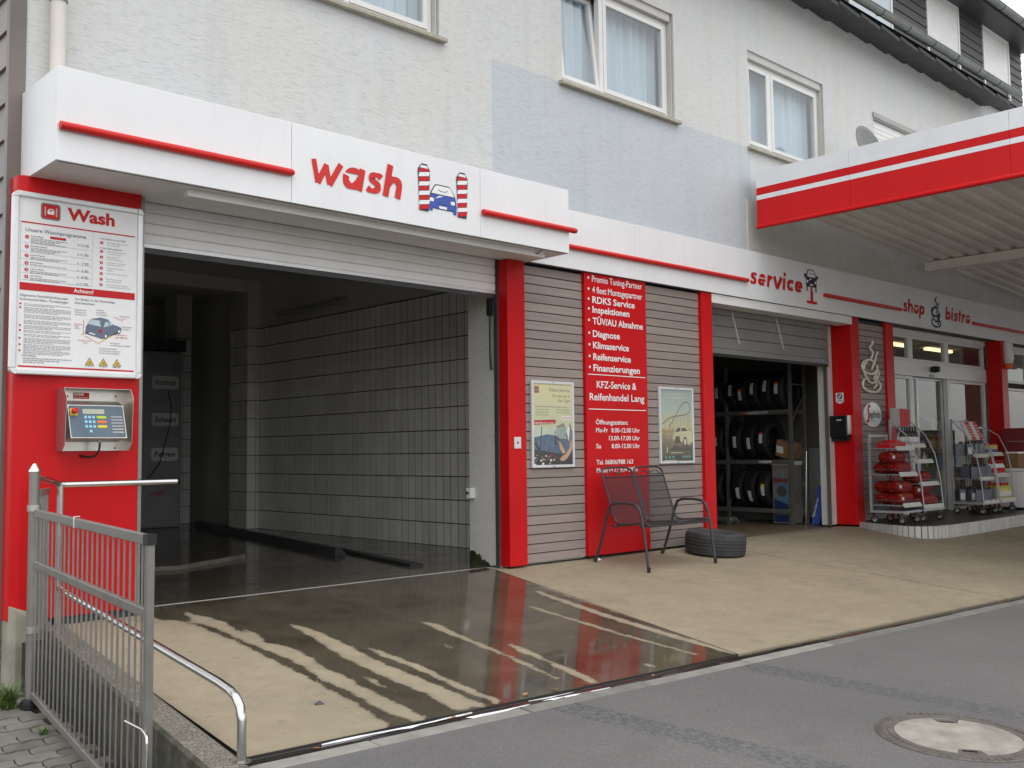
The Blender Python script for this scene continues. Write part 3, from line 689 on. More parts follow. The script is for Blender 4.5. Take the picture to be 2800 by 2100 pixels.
# ------------------------------------------------------------------ logo lettering (stroke glyphs, x-height 1)
def glyph(ch):
    w = .75; st = []; fill = []
    if ch == 's': st = [smooth_poly([(.66, .78), (.55, .86), (.38, .875), (.22, .80), (.20, .67), (.34, .565), (.50, .47), (.60, .35), (.55, .20), (.38, .125), (.22, .14), (.08, .22)], 3)]
    elif ch in 'ao':
        c = (.46, .5); w = 1.02 if ch == 'a' else .92
        st = [arc(*c, .32, .36, 165, 375, 16)]; fill = [arc(c[0], c[1]+.14, .40, .36, 12, 168, 12)]
        if ch == 'a': st.append([(.84, 1.0), (.84, 0)])
    elif ch == 'E':     # the e with the cap cut loose
        w = .92; st = [arc(.46, .46, .32, .31, 180, 318, 14), [(.08, .47), (.84, .47)]]; fill = [arc(.46, .66, .36, .34, 5, 175, 12)]
    elif ch == 'e': w = .9; st = [arc(.45, .5, .30, .35, 5, 325, 18), [(.15, .5), (.9, .5)]]
    elif ch == 'c': w = .85; st = [arc(.47, .5, .32, .35, 45, 315, 18)]
    elif ch == 'w': w = 1.35; st = [[(.05, 1), (.40, 0)], [(.40, 0), (.66, .86)], [(.62, .86), (.93, 0)], [(.93, 0), (1.28, 1)]]
    elif ch == 'v': w = .95; st = [[(.06, 1), (.46, .0)], [(.46, .0), (.88, 1)]]
    elif ch == 'h': w = .92; st = [[(.15, 1.5), (.15, 0)], arc(.46, .52, .29, .33, 175, 0, 10)+[(.75, 0)]]
    elif ch == 'r': w = .62; st = [[(.15, 1), (.15, 0)], arc(.48, .5, .32, .35, 165, 72, 6)]
    elif ch == 'i': w = .42; st = [[(.18, 1), (.18, 0)], [(.18, 1.48), (.18, 1.18)]]
    elif ch == 'p': w = .95; st = [[(.15, 1), (.15, -.45)], arc(.48, .5, .31, .35, 0, 360, 20)]
    elif ch == 'b': w = .95; st = [[(.15, 1.5), (.15, 0)], arc(.48, .5, .31, .35, 0, 360, 20)]
    elif ch == 't': w = .62; st = [[(.28, 1.35), (.28, 0)], [(.0, .9), (.56, .9)]]
    return w, st, fill
def logo_text(m, word, x0, x1, z, xh, y, mi=0, sw=.215, slant=.10):
    gl_ = [glyph(c) for c in word]; tot = sum(g[0] for g in gl_)+.10*(len(word)-1); k = (x1-x0)/tot; x = 0.; e = 0
    for w, st, fill in gl_:
        f2 = lambda p: (x0+(x+p[0]+slant*p[1])*k, z+p[1]*xh)
        for s_ in st:
            P = [f2(p) for p in s_]; e += 1
            ws = []; sk = sw*(.76 if w > 1.3 else .84 if w < .76 and len(st) == 1 else 1)
            for i in range(len(P)):
                a = P[max(0, i-1)]; b = P[min(len(P)-1, i+1)]; dx, dz = abs(b[0]-a[0])/k, abs(b[1]-a[1])/xh; L = math.hypot(dx, dz) or 1
                ws.append(sk*(k*dz/L+xh*.9*dx/L))
            m.ribbon(P, 0, y-.0003*e, mi, ws)
        for f_ in fill: e += 1; m.poly([f2(p) for p in f_], y-.0003*e, mi)
        x += w+.10
# ------------------------------------------------------------------ wash canopy box
BX0, BX1, BY, BZ0, BZ1 = 2.31, 7.33, 6.95, 3.20, 3.855
fb = thing('wash_fascia', 'white box fascia lettered wash with a car brush logo above the wash bay', 'fascia', (BX0, 7.2, BZ0))
core = MB(); core.box(BX0+.03, BX1-.03, BY+.03, 7.69, BZ0+.012, BZ1-.03); core.build('core', M['grey'], fb)
for a, b in ((BX0, 4.118), (4.122, 6.128), (6.132, BX1)): MB().box(a, b, BY, BY+.028, BZ0, BZ1).build('front_panel', M['panel'], fb, bevel=.003)
for x, nm in ((BX0, 'l'), (BX1-.028, 'r')): MB().box(x+.001, x+.027, BY+.0285, 7.69, BZ0, BZ1-.002).build('end_panel', M['panel'], fb)
MB().box(BX0+.03, BX1-.03, BY+.035, 7.66, BZ0+.002, BZ0+.010).build('soffit_panel', M['white'], fb)
MB().box(BX0+1.0, BX1-.22, BY+.13, BY+.20, BZ0-.055, BZ0+.002).build('soffit_rail', M['white'], fb, bevel=.003)
MB().box(BX0+.028, BX1-.028, BY+.028, BY+.034, BZ0-.004, BZ0+.012).build('soffit_edge_strip', M['steel'], fb)
sb = MB(); sb.lathe([(0, 0), (.035, 0), (.04, .012), (0, .012)], (6.95, 7.12, BZ0-.018), 14); sb.tube([(6.97, 7.10, BZ0-.01), (6.985, 7.06, BZ0-.03), (6.985, 7.0, BZ0+.0)], .005, 6); sb.build('soffit_lamp_holder', M['darkgrey'], fb)
for a, b, e in ((2.325, 4.13, 0), (6.14, 7.42, 1)):
    t = MB(); pts = [(a, BY-.026, 3.436), (b-.03, BY-.026, 3.436), (b-.01, BY-.026, 3.436), (b, BY-.026, 3.436)]
    t.tube(pts, .028, 16, rs=[.028, .028, .022, .010]); t.box(a+.02, b-.06, BY-.012, BY, 3.428, 3.444)
    t.build('red_tube', M['redtube'], fb, smooth=40)
lt = MB(); logo_text(lt, 'wash', 4.275, 5.20, 3.405, .190, BY-.004, sw=.255, slant=.17); lt.build('lettering', pm('orange_red_letter', (.60, .030, .024), .5, var=.06, spec=.3), fb)
# logo: two striped brushes with a blue car between them
def brush(x0, w, z0, z1, m, y):
    n = 9; h = (z1-z0-.04)/n; sl = .022
    out = [(x0+.012, z0), (x0+w-.012, z0), (x0+w+.006, z1-.05), (x0+w*.78, z1), (x0+w*.25, z1), (x0-.006, z1-.05)]
    m.poly(out, y, 2)
    for k in range(n):
        za = z0+.004+k*h; zb = za+h*.93; j = .007 if k % 2 else 0
        P = [(x0+.003-j*.4, za), (x0+w-.010+j*.3, za+sl), (x0+w-.002+j, zb+sl), (x0+.010, zb)]
        P = [(a, min(b, z1-.035)) for a, b in P]; m.poly(P, y-.001, 0 if k % 2 == 0 else 1)
    m.poly([(x0+w*.12, z1-.035), (x0+w*.86, z1-.035), (x0+w*.76, z1-.004), (x0+w*.28, z1-.004)], y-.001, 1); m.poly([(x0+w*.24, z1-.010), (x0+w*.80, z1-.010), (x0+w*.76, z1+.004), (x0+w*.28, z1+.004)], y-.0015, 2)
lg = MB(); yb = BY-.004
lg.poly([(5.515, 3.385), (5.835, 3.385), (5.835, 3.46), (5.815, 3.535), (5.765, 3.60), (5.745, 3.61), (5.60, 3.61), (5.58, 3.60), (5.535, 3.535), (5.515, 3.46)], yb, 2)
lg.poly([(5.54, 3.522), (5.812, 3.522), (5.765, 3.592), (5.745, 3.600), (5.605, 3.600), (5.585, 3.592)], yb-.001, 1)
lg.poly([(5.52, 3.39), (5.83, 3.39), (5.83, 3.46), (5.812, 3.516), (5.54, 3.516), (5.52, 3.46)], yb-.0012, 3)
lg.ribbon(arc(5.675, 3.575, .06, .025, 200, 340, 8), .006, yb-.0016, 2)
lg.poly([(5.58, 3.475), (5.68, 3.508), (5.63, 3.508)], yb-.0018, 1)
for x in (5.545, 5.790): lg.poly(rrect(x-.024, x+.024, 3.445, 3.478, .010), yb-.0018, 1)
lg.poly([(5.63, 3.392), (5.72, 3.392), (5.72, 3.415), (5.63, 3.415)], yb-.0018, 1); lg.poly([(5.60, 3.43), (5.755, 3.43), (5.755, 3.434), (5.60, 3.434)], yb-.0016, 2)
for x in (5.515, 5.795): lg.poly([(x, 3.36), (x+.04, 3.36), (x+.04, 3.395), (x, 3.395)], yb-.0009, 3)
brush(5.395, .125, 3.345, 3.765, lg, yb-.003); brush(5.84, .125, 3.345, 3.765, lg, yb-.003)
lg.build('wash_logo', [M['redflat'], M['whitegloss'], M['navy'], M['blue']], fb)
# ------------------------------------------------------------------ long fascia over workshop and shop
SY = 7.52
sf = thing('service_fascia', 'long white fascia lettered service and shop bistro over workshop and shop', 'fascia', (7.34, SY, 3.2))
MB().box(7.34, 34, SY+.028, 7.69, 3.215, 3.84).build('core', M['grey'], sf)
seams = [7.34, 9.05, 11.55, 13.30, 15.55, 17.35, 18.75, 20.6, 24, 34]
for a, b in zip(seams[:-1], seams[1:]): MB().box(a+.0015, b-.0015, SY, SY+.027, 3.20, 3.855).build('front_panel', M['panel'], sf, bevel=.002)
MB().box(7.34, 34, SY+.03, 7.68, 3.196, 3.212).build('soffit_strip', M['darkgrey'], sf)
for a, b in ((7.36, 11.37), (13.33, 15.76), (18.56, 24)):
    t = MB(); t.tube([(a, SY-.024, 3.436), (b-.03, SY-.024, 3.436), (b-.01, SY-.024, 3.436), (b, SY-.024, 3.436)], .028, 14, rs=[.028, .028, .022, .012]); t.build('red_tube', M['redtube'], sf, smooth=40)
for word, a, b, z, h in (('sErvice', 11.42, 12.73, 3.405, .165), ('shop', 15.84, 16.62, 3.42, .155), ('bistro', 17.44, 18.46, 3.415, .155)):
    t = MB(); logo_text(t, word, a, b, z, h, SY-.004, sw=.25, slant=.14); t.build('lettering', M['redflat'], sf)
g = MB(); y = SY-.004
g.poly([(12.86, 3.52), (13.14, 3.52), (13.15, 3.66), (13.09, 3.765), (13.06, 3.775), (12.94, 3.775), (12.91, 3.765), (12.85, 3.66)], y, 1)
g.poly([(12.885, 3.665), (13.115, 3.665), (13.075, 3.755), (13.055, 3.762), (12.945, 3.762), (12.925, 3.755)], y-.001, 2)
g.ribbon(arc(13.0, 3.735, .06, .03, 200, 340, 8), .01, y-.0015, 1)
for x in (12.835, 13.165): g.disc(x, 3.675, .028, .028, y-.0005, 1)
g.poly([(12.93, 3.60), (13.02, 3.645), (12.97, 3.645)], y-.0015, 2)
for x in (12.89, 13.11): g.poly(rrect(x-.025, x+.025, 3.575, 3.615, .01), y-.0015, 2)
g.poly([(12.955, 3.54), (13.045, 3.54), (13.045, 3.565), (12.955, 3.565)], y-.0015, 2)
for x in (12.88, 13.12): g.poly([(x-.022, 3.455), (x+.022, 3.455), (x+.022, 3.52), (x-.022, 3.52)], y-.0008, 3)
g.poly([(12.975, 3.46), (13.025, 3.46), (13.025, 3.52), (12.975, 3.52)], y-.0009, 0); g.poly([(12.965, 3.31), (13.035, 3.31), (13.035, 3.46), (12.965, 3.46)], y-.0009, 0); g.poly([(12.86, 3.275), (13.14, 3.275), (13.14, 3.315), (12.86, 3.315)], y-.0012, 0)
g.build('lift_logo', [M['redflat'], M['navy'], M['whitegloss'], M['greyink']], sf)
CUP = [[(355,335),(345,370),(305,415),(322,440),(352,470),(345,510),(320,560)], [(420,465),(400,490),(372,590),(345,650),(328,692)],
 arc(300, -660, 105, 88, 60, 330, 20), arc(300, -660, 78, 62, 120, 200, 8), arc(320, -655, 88, 80, -60, 20, 8),
 [(195,640),(215,720),(250,800),(290,850),(330,857),(372,840),(398,770)], [(350,808),(378,750),(402,705),(425,695),(428,728),(402,790)],
 [(222,815),(195,860),(200,915),(250,958),(300,971),(360,966)], [(400,820),(440,860),(447,900),(422,940),(380,967)], [(385,850),(390,882),(350,915)]]
CUP = [[(a, abs(b)) for a, b in s_] for s_ in CUP]
t = MB()
for k, s_ in enumerate(CUP): t.ribbon([(16.89+(a-190)/260*.36, 3.785-(b-335)/635*.53) for a, b in s_], .034, SY-.004-.0004*k)
t.build('cup_logo', M['navy'], sf)
# ------------------------------------------------------------------ left pillar, board, terminal
lp = thing('wash_left_pillar', 'broad red panelled pillar left of the wash bay carrying board and terminal', 'pillar', (2.7, 7.6, 0))
m = MB(); r = .07; pr = [(3.13, 7.50), (3.13, 7.695), (2.245, 7.695), (2.245, 7.50+r)]+[(2.245+r-r*math.cos(a), 7.50+r-r*math.sin(a)) for a in (.3, .6, .9, 1.2, 1.57)]
n = len(pr)
m.add([(x, y_, .055) for x, y_ in pr]+[(x, y_, 3.205) for x, y_ in pr], [(i, i+n, (i+1) % n+n, (i+1) % n) for i in range(n)]+[tuple(range(n)), tuple(range(2*n-1, n-1, -1))])
m.build('red_casing', M['red'], lp, smooth=35)
MB().box(3.131, 3.158, 7.498, 7.69, .03, 3.19).build('edge_trim', M['steel'], lp)
MB().box(2.55, 3.12, 7.53, 7.69, -.02, .054).build('foot', M['darkgrey'], lp)
bd = thing('wash_price_board', 'framed white board headed Wash with prices and car wash rules', 'sign', (2.65, 7.47, 1.78))
fx0, fx1, fz0, fz1 = 2.195, 3.125, 1.775, 3.075
MB().box(fx0+.02, fx1-.02, 7.456, 7.498, fz0+.02, fz1-.02).build('sheet', M['whitegloss'], bd)
for a, b, c, d in ((fx0, fx0+.04, fz0+.04, fz1-.04), (fx1-.04, fx1, fz0+.04, fz1-.04), (fx0+.04, fx1-.04, fz1-.04, fz1), (fx0+.04, fx1-.04, fz0, fz0+.04)):
    MB().box(a, b, 7.438, 7.497, c, d).build('frame_bar', M['alu'], bd, bevel=.008)
for cx_, cz_, a0 in ((fx0+.04, fz0+.04, 180), (fx1-.04, fz0+.04, 270), (fx1-.04, fz1-.04, 0), (fx0+.04, fz1-.04, 90)):
    MB().poly([(cx_, cz_)]+arc(cx_, cz_, .04, .04, a0, a0+90, 7), 7.437, 0, .055).build('frame_corner', M['alu'], bd)
yb = 7.4535; R = MB(); K = MB(); W = MB(); Q = MB()
class LineMB(MB):          # every printed line becomes a part of its own
    def text(s_, *a, **k): MB().text(*a, **k).build('print_line', M['greyink'], bd); return s_
G = LineMB()
R.poly(rrect(2.392, 2.508, 2.905, 3.005, .012), yb); MB().poly(rrect(2.382, 2.518, 2.895, 3.015, .02), yb+.0008).build('emblem_border', M['greyink'], bd)
W.poly([(2.43, 2.935), (2.472, 2.935), (2.476, 2.955), (2.465, 2.975), (2.437, 2.975), (2.426, 2.955)], yb-.0005)
R.poly([(2.440, 2.957), (2.462, 2.957), (2.459, 2.969), (2.443, 2.969)], yb-.0009)
for s in (2.408, 2.486):
    for k in range(9): W.poly([(s-.002-.0008*k*0, 2.925+k*.007), (s+.010, 2.925+k*.007), (s+.009, 2.928+k*.007), (s-.001, 2.928+k*.007)], yb-.0005)
R.text('Wash', 2.565, 2.918, yb, h=.085, w=.345, bold=.035)
R.poly([(2.25, 2.853), (3.065, 2.853), (3.065, 2.862), (2.25, 2.862)], yb); R.poly([(2.25, 2.372), (3.07, 2.372), (3.07, 2.425), (2.25, 2.425)], yb); R.poly([(2.25, 1.826), (3.07, 1.826), (3.07, 1.837), (2.25, 1.837)], yb)
W.text('Achtung!', 2.69, 2.388, yb-.0008, h=.027, align='c', bold=.02)
G.text('Unsere Waschprogramme', 2.282, 2.793, yb, h=.026, w=.42, bold=.008)
prog = [('Perfekt-Pflege', '13.90', 2.753, 4), ('Komplett-Wäsche', '11.90', 2.683, 3), ('Spezial-Wäsche', '7.90', 2.618, 2), ('Basis-Wäsche', '5.90', 2.565, 1), ('Cabrio-Wäsche', '8.90', 2.518, 2), ('SUV-Wäsche', '11.90', 2.468, 2)]
def textline(m, x, z, w, h=.0055, y=None):       # a line of print too small to read
    xx = x
    while xx < x+w:
        ww = random.uniform(.012, .034); m.poly([(xx, z), (min(xx+ww, x+w), z), (min(xx+ww, x+w), z+h), (xx, z+h)], yb); xx += ww+.005
for k, (nm, pr_, z, nl) in enumerate(prog):
    R.disc(2.293, z, .0135, .0135, yb); W.text(str(k+1), 2.293, z-.008, yb-.0008, h=.016, align='c', bold=.01)
    G.text(nm, 2.318, z+.003, yb, h=.0105, bold=.01)
    for j in range(nl): textline(Q, 2.318, z-.011-j*.0105, (.25, .2, .17, .24)[j % 4])
    G.text('€', 2.642, z-.022, yb, h=.014); G.text(pr_, 2.722, z-.024, yb, h=.020, align='r')
    if k: MB().poly([(2.25, z+.026), (2.75, z+.026), (2.75, z+.0272), (2.25, z+.0272)], yb).build('table_rule', M['greyink'], bd)
for x, z0, z1 in ((2.25, 2.445, 2.85), (2.75, 2.445, 2.85)): MB().poly([(x, z0), (x+.0012, z0), (x+.0012, z1), (x, z1)], yb).build('table_rule', M['greyink'], bd)
MB().poly([(2.25, 2.444), (2.75, 2.444), (2.75, 2.4455), (2.25, 2.4455)], yb).build('table_rule', M['greyink'], bd); R.poly([(2.45, 2.758), (2.56, 2.758), (2.56, 2.776), (2.45, 2.776)], yb+.0004)
G.text('Vor Einfahrt in die Halle', 2.805, 2.805, yb, h=.0135); G.text('In die Halle einfahren', 2.805, 2.735, yb, h=.0135)
hall = ['Waschticket bitte vorher an|der Kasse kaufen.', 'Mittig einfahren, bis Ampel|"roten Punkt" zeigt.', 'Motor abstellen,|Handbremse anziehen.', 'Aussteigen, Tür schließen,|Antenne einschieben.', 'Wasch-Code-Nummer|eingeben.', 'Grüne "Start-Taste" drücken.', 'Beim Waschvorgang|Halle nicht betreten.', 'Auto rückwärts hinausfahren,|wenn Ampel "gelben Pfeil" zeigt.']
for k, s in enumerate(hall):
    z = 2.78 if k == 0 else 2.714-(k-1)*.0415
    R.disc(2.816, z, .0115, .0115, yb); W.text(str(k+1), 2.816, z-.0065, yb-.0008, h=.013, align='c', bold=.01)
    for j, q in enumerate(s.split('|')): Q.text(q, 2.855, z+.001-j*.0165, yb, h=.0095)
G.text('Allgemeine Geschäftsbedingungen', 2.252, 2.328, yb, h=.0165, w=.33, bold=.006); G.text('Autowaschstraßen / Portalanlagen', 2.252, 2.300, yb, h=.0165, w=.33, bold=.006)
for z, nl in ((2.272, 2), (2.245, 4), (2.195, 3), (2.155, 3), (2.118, 3), (2.083, 2), (2.055, 2), (2.028, 4), (1.983, 4), (1.94, 3)):
    for j in range(nl): textline(Q, 2.283, z-.0105*j, .32 if j < nl-1 else random.uniform(.12, .28), .0045)
for z in (2.274, 2.247, 2.120, 2.085, 2.030, 1.985, 1.942): R.poly([(2.252, z-.006), (2.264, z-.006), (2.264, z+.006), (2.252, z+.006)], yb)
G.text('Keine Haftung:', 2.275, 1.903, yb, h=.011, bold=.015)
for j in range(3): textline(Q, 2.283, 1.886-j*.014, (.33, .25, .14)[j], .007)
G.text('Vor Einfahrt in die Waschanlage', 2.63, 2.333, yb, h=.0165, w=.29, bold=.006); G.text('bitte beachten!', 2.63, 2.306, yb, h=.0165, bold=.006)
for q, x, z in (('Gepäckträger,', 2.63, 2.258), ('Skiträger etc.', 2.63, 2.241), ('demontieren!', 2.63, 2.224), ('Antenne', 2.785, 2.268), ('einschieben -', 2.785, 2.251), ('demontieren!', 2.785, 2.234), ('Außenspiegel', 2.97, 2.157), ('einklappen!', 2.97, 2.140), ('Alle Fenster', 2.89, 2.030), ('und Öffnungen schließen!', 2.89, 2.013), ('Scheibenwischerhülle', 2.81, 1.985), ('mit Fixierung verwenden!', 2.81, 1.968), ('(an der Kasse erhältlich)', 2.81, 1.951)):
    G.text(q, x, z, yb, h=.0105)
for q, x, z in (('Waschbreite', 2.955, 2.235), ('Einfahrts-', 2.63, 2.152), ('höhe', 2.63, 2.138), ('Einfahrtsbreite', 2.66, 2.035), ('Bodenfreiheit', 2.93, 2.093), ('max. 80 mm', 2.925, 2.073)): R.text(q, x, z, yb, h=.0105 if q[0] != 'm' else .0135)
for q, x, z in (('2,20 m', 2.97, 2.218), ('2,05 m', 2.63, 2.123), ('1,90 m', 2.69, 2.018)): G.text(q, x, z, yb, h=.010)
R.ribbon([(2.694, 2.09), (2.694, 2.19)], .003, yb); R.ribbon([(2.915, 2.232), (2.985, 2.205)], .003, yb); R.ribbon([(2.705, 2.075), (2.80, 2.028)], .003, yb)
Yl = MB(); Yl.ribbon([(2.80, 2.025), (2.965, 2.13)], .006, yb); Yl.ribbon([(2.68, 2.085), (2.725, 2.10)], .006, yb)
car = MB(); ca = lambda P: [(2.708+a*.0135, 2.055+b*.0125) for a, b in P]
car.poly(ca([(0, 4), (.2, 7), (1.5, 9.5), (2.5, 11.5), (4, 12.3), (9, 13), (12, 12.2), (15, 9.5), (18, 8.6), (19.5, 7.8), (19.2, 5.5), (18, 4.5), (13, 2.2), (10.5, 1), (9, .4), (2, 2.4), (0, 3)]), yb, 0)
car.poly(ca([(1.2, 8.8), (2.6, 11.2), (7.5, 10.8), (8.3, 7.6)]), yb-.0006, 1); car.poly(ca([(9.7, 7.5), (10.6, 10.6), (12.2, 10.9), (12.6, 8.3)]), yb-.0006, 1); car.poly(ca([(13, 8.5), (12.7, 11), (15.4, 9.7)]), yb-.0006, 1)
car.poly(ca([(7.3, 4.2), (8.7, 3.9), (9, 6), (7.5, 6.3)]), yb-.0006, 2); car.poly(ca([(2, 3.2), (5.2, 2.4), (5.2, 3.1), (2, 3.9)]), yb-.0006, 3)
for a, b in ((11, 2.2), (18.2, 5.6)): car.disc(2.708+a*.0135, 2.055+b*.0125, .012, .021, yb-.0006, 4); car.disc(2.708+a*.0135, 2.055+b*.0125, .0075, .013, yb-.001, 3)
car.ribbon(ca([(2.6, 11.6), (8, 10.9)]), .006, yb-.0008, 1); car.ribbon(ca([(7, 13.3), (12.5, 12.3)]), .004, yb-.0008, 1)
M['carblue'] = pm('slate_blue_print', (.13, .16, .23), .5, var=.1); M['paleblue'] = pm('pale_blue_print', (.45, .60, .63), .5, var=.05)
for x in (2.742, 2.842, 2.942):
    MB().poly([(x-.033, 1.862), (x+.033, 1.862), (x, 1.918)], yb+.0004).build('warning_triangle', M['ink'], bd); Yl.poly([(x-.026, 1.866), (x+.026, 1.866), (x, 1.910)], yb-.0002)
    K.ribbon([(x-.010, 1.885), (x+.012, 1.872)], .004, yb-.0008); K.ribbon([(x-.004, 1.872), (x+.004, 1.888), (x+.012, 1.884)], .003, yb-.001); textline(K, x-.03, 1.852, .06, .004)
R.build('red_print', M['redflat'], bd); tag(Q.build('small_print', M['paleink'], bd), kind='stuff'); K.build('black_print', M['ink'], bd); W.build('white_print', M['whitegloss'], bd); Yl.build('yellow_print', M['yellow'], bd)
car.build('car_drawing', [M['carblue'], M['paleblue'], M['redflat'], M['whitegloss'], M['ink']], bd)
# wash terminal in its steel hood
tm = thing('wash_terminal', 'car wash keypad terminal in a stainless steel hood on the red pillar', 'terminal', (2.76, 7.5, 1.22))
tx0, tx1, tz0, tz1, ty = 2.53, 3.01, 1.235, 1.685, 7.30
MB().box(tx0, tx1, 7.486, 7.498, tz0, tz1).build('back_plate', M['stainless'], tm)
for x in (tx0, tx1-.003):
    m = MB(); m.add([(x, 7.486, tz0), (x, ty+.07, tz0), (x, ty+.02, tz0+.05), (x, ty, tz1-.07), (x, ty+.05, tz1), (x, 7.486, tz1)]+[(x+.003, 7.486, tz0), (x+.003, ty+.07, tz0), (x+.003, ty+.02, tz0+.05), (x+.003, ty, tz1-.07), (x+.003, ty+.05, tz1), (x+.003, 7.486, tz1)],
        [tuple(range(6)), tuple(range(11, 5, -1))]+[(i, i+6, (i+1) % 6+6, (i+1) % 6) for i in range(6)]); m.build('hood_cheek', M['stainless'], tm)
m = MB(); m.hexa([(tx0+.003, ty+.05, tz1-.003), (tx1-.003, ty+.05, tz1-.003), (tx1-.003, 7.486, tz1-.003), (tx0+.003, 7.486, tz1-.003), (tx0+.003, ty+.05, tz1), (tx1-.003, ty+.05, tz1), (tx1-.003, 7.486, tz1), (tx0+.003, 7.486, tz1)])
m.build('hood_top', M['stainless'], tm)
# sloping keypad box
A0 = Vector((2.565, 7.30, 1.325)); ex = Vector((1, 0, 0)); ez = Vector((0, .085, .24)).normalized(); en = ex.cross(ez)
KW, KH = .40, .255
kb = MB(); q = lambda a, b, d=0.: tuple(A0+ex*a+ez*b+en*d)
kb.hexa([q(0, 0), q(KW, 0), (A0.x+KW, 7.486, 1.30), (A0.x, 7.486, 1.30), q(0, KH), q(KW, KH), (A0.x+KW, 7.486, 1.60), (A0.x, 7.486, 1.60)]); kbo = kb.build('keypad_box', M['stainless'], tm)
def face(pts, d): return [q(a, b, d) for a, b in pts]
def fpoly(m, pts, d, mi=0): m.add(face(pts, d), [tuple(range(len(pts)))], mi)
M['keypadface'] = pm('keypad_foil', (.085, .125, .165), .35, var=.12, vs=9); M['lcd'] = pm('lcd_glass', (.42, .43, .33), .15, var=.05)
f_ = MB(); fpoly(f_, rrect(.006, KW-.006, .006, KH-.006, .012), .002); f_.build('keypad_foil', M['keypadface'], kbo)
f_ = MB(); fpoly(f_, [(.10, .185), (.255, .185), (.255, .222), (.10, .222)], .004); f_.build('display', M['lcd'], kbo)
for r_ in range(4):
    for c_ in range(3):
        if r_ == 3 and c_ != 1: continue
        f_ = MB(); fpoly(f_, rrect(.108+c_*.028, .127+c_*.028, .150-r_*.036, .170-r_*.036, .003), .004); f_.build('key', M['cyan'], kbo)
for r_, mm in enumerate(('green', 'orange', 'yellow')): f_ = MB(); fpoly(f_, rrect(.195, .265, .150-r_*.036, .170-r_*.036, .008), .004); f_.build('key', M[mm], kbo)
for r_ in range(6): f_ = MB(); fpoly(f_, rrect(.298, .382, .158-r_*.024, .170-r_*.024, .003), .004); f_.build('programme_label', M['grey'], kbo)
f_ = MB(); fpoly(f_, [(.012, .17), (.062, .17), (.062, .225), (.012, .225)], .0045); f_.build('stop_plate', M['yellow'], kbo)
cc = A0+ex*.037+ez*.197; MB().tube([cc, cc+en*.022, cc+en*.023, cc+en*.042, cc+en*.048], .02, 16, rs=[.012, .012, .021, .021, .013]).build('emergency_stop', M['redtube'], kbo, smooth=40)
MB().tube([(2.79, 7.36, 1.318), (2.79, 7.36, 1.28), (2.788, 7.365, 1.24), (2.775, 7.39, 1.20), (2.745, 7.43, 1.188), (2.715, 7.47, 1.196), (2.70, 7.50, 1.20)], .008, 8).build('cable', M['black'], tm, smooth=60)
MB().tube([(2.79, 7.36, 1.322), (2.79, 7.36, 1.292)], .014, 10).build('cable_gland', M['grey'], tm)
stk = MB(); stk.poly([(2.64, 1.615), (2.755, 1.615), (2.755, 1.66), (2.64, 1.66)], 7.4845, 0); stk.poly([(2.645, 1.638), (2.715, 1.638), (2.715, 1.655), (2.645, 1.655)], 7.4838, 1); stk.text('SONAX', 2.648, 1.641, 7.4832, h=.011, w=.062, m=0, bold=.02); stk.text('Pflege für Ihr Auto', 2.645, 1.621, 7.4838, h=.008, w=.10, m=1)
stk.build('sticker', [M['redflat'], M['whitegloss']], tm)
for x, z in ((2.95, 1.64), (2.95, 1.255), (2.60, 1.63)): MB().lathe([(0, -.008), (.006, -.006), (.008, 0)], (x, 7.485, z), 10, 'y').build('bolt', M['steel'], tm)
# ------------------------------------------------------------------ red pillars, cladding, info panel
def red_pillar(x0, x1, y0, y1, label, z0=.02, z1=3.195, group=None):
    t = thing('red_pillar', label, 'pillar', ((x0+x1)/2, y0, z0))
    MB().box(x0, x1, y0, y1, z0, z1).build('casing', M['red'], t, bevel=.006); return t
p1 = red_pillar(7.02, 7.27, 7.55, 7.695, 'narrow red pillar at the right side of the wash bay with a key switch')
sw = MB().box(7.09, 7.185, 7.541, 7.5495, 1.225, 1.345).build('key_switch_plate', M['alu'], p1, bevel=.003); k = MB(); k.disc(7.137, 1.285, .012, .012, 7.5405); k.build('keyhole', M['black'], sw)
red_pillar(10.38, 10.60, 7.55, 7.695, 'narrow red pillar at the left side of the workshop door')
p3_ = red_pillar(14.20, 14.45, 7.57, 8.02, 'deep red pillar at the right side of the workshop door carrying a letter box', z0=.03)
red_pillar(15.30, 15.56, 7.56, 7.72, 'red pillar between cup sign and shop glazing', z0=.07)
p5 = red_pillar(19.72, 20.0, 7.47, 7.75, 'red pillar at the far right between the shop windows', z0=.07)
t = MB(); t.tube([(19.9, 7.46, 3.16), (19.9, 7.42, 3.10), (19.9, 7.41, 2.85), (19.9, 7.43, 2.74), (19.9, 7.46, 2.72)], .1, 12, rs=[.07, .10, .10, .08, .06]); t.build('alarm_lamp_housing', M['white'], p5, smooth=50)
t = MB(); t.lathe([(.0, -.06), (.06, -.05), (.08, 0), (.085, .05)], (19.9, 7.42, 2.71), 16); t.build('alarm_lamp', M['orange'], p5, smooth=50)
def cladding(x0, x1, z0, z1, label, y=7.6, n0=0):
    t = thing('cladding_panel', label, 'cladding', ((x0+x1)/2, y, z0), group=None)
    MB().box(x0, x1, y+.02, y+.09, z0, z1).build('backing', M['black'], t)
    h = .0985; z = z0; b0 = None; i = 0
    while z+h <= z1+.02:
        zz = min(z+h-.010, z1); b = MB().box(0, x1-x0-.004, 0, .022, 0, h-.010)
        if b0 is None: b0 = b.build('board', M['board'], t, local=True, bevel=.002); o = b0
        else: o = b0.copy(); col.objects.link(o)
        o.location = (x0+.002-t.location.x, y-t.location.y, z-z0); z += h; i += 1
    return t
cladding(7.272, 8.208, .03, 3.18, 'grey brown board cladding holding the Klima-Service poster, left of red info panel')
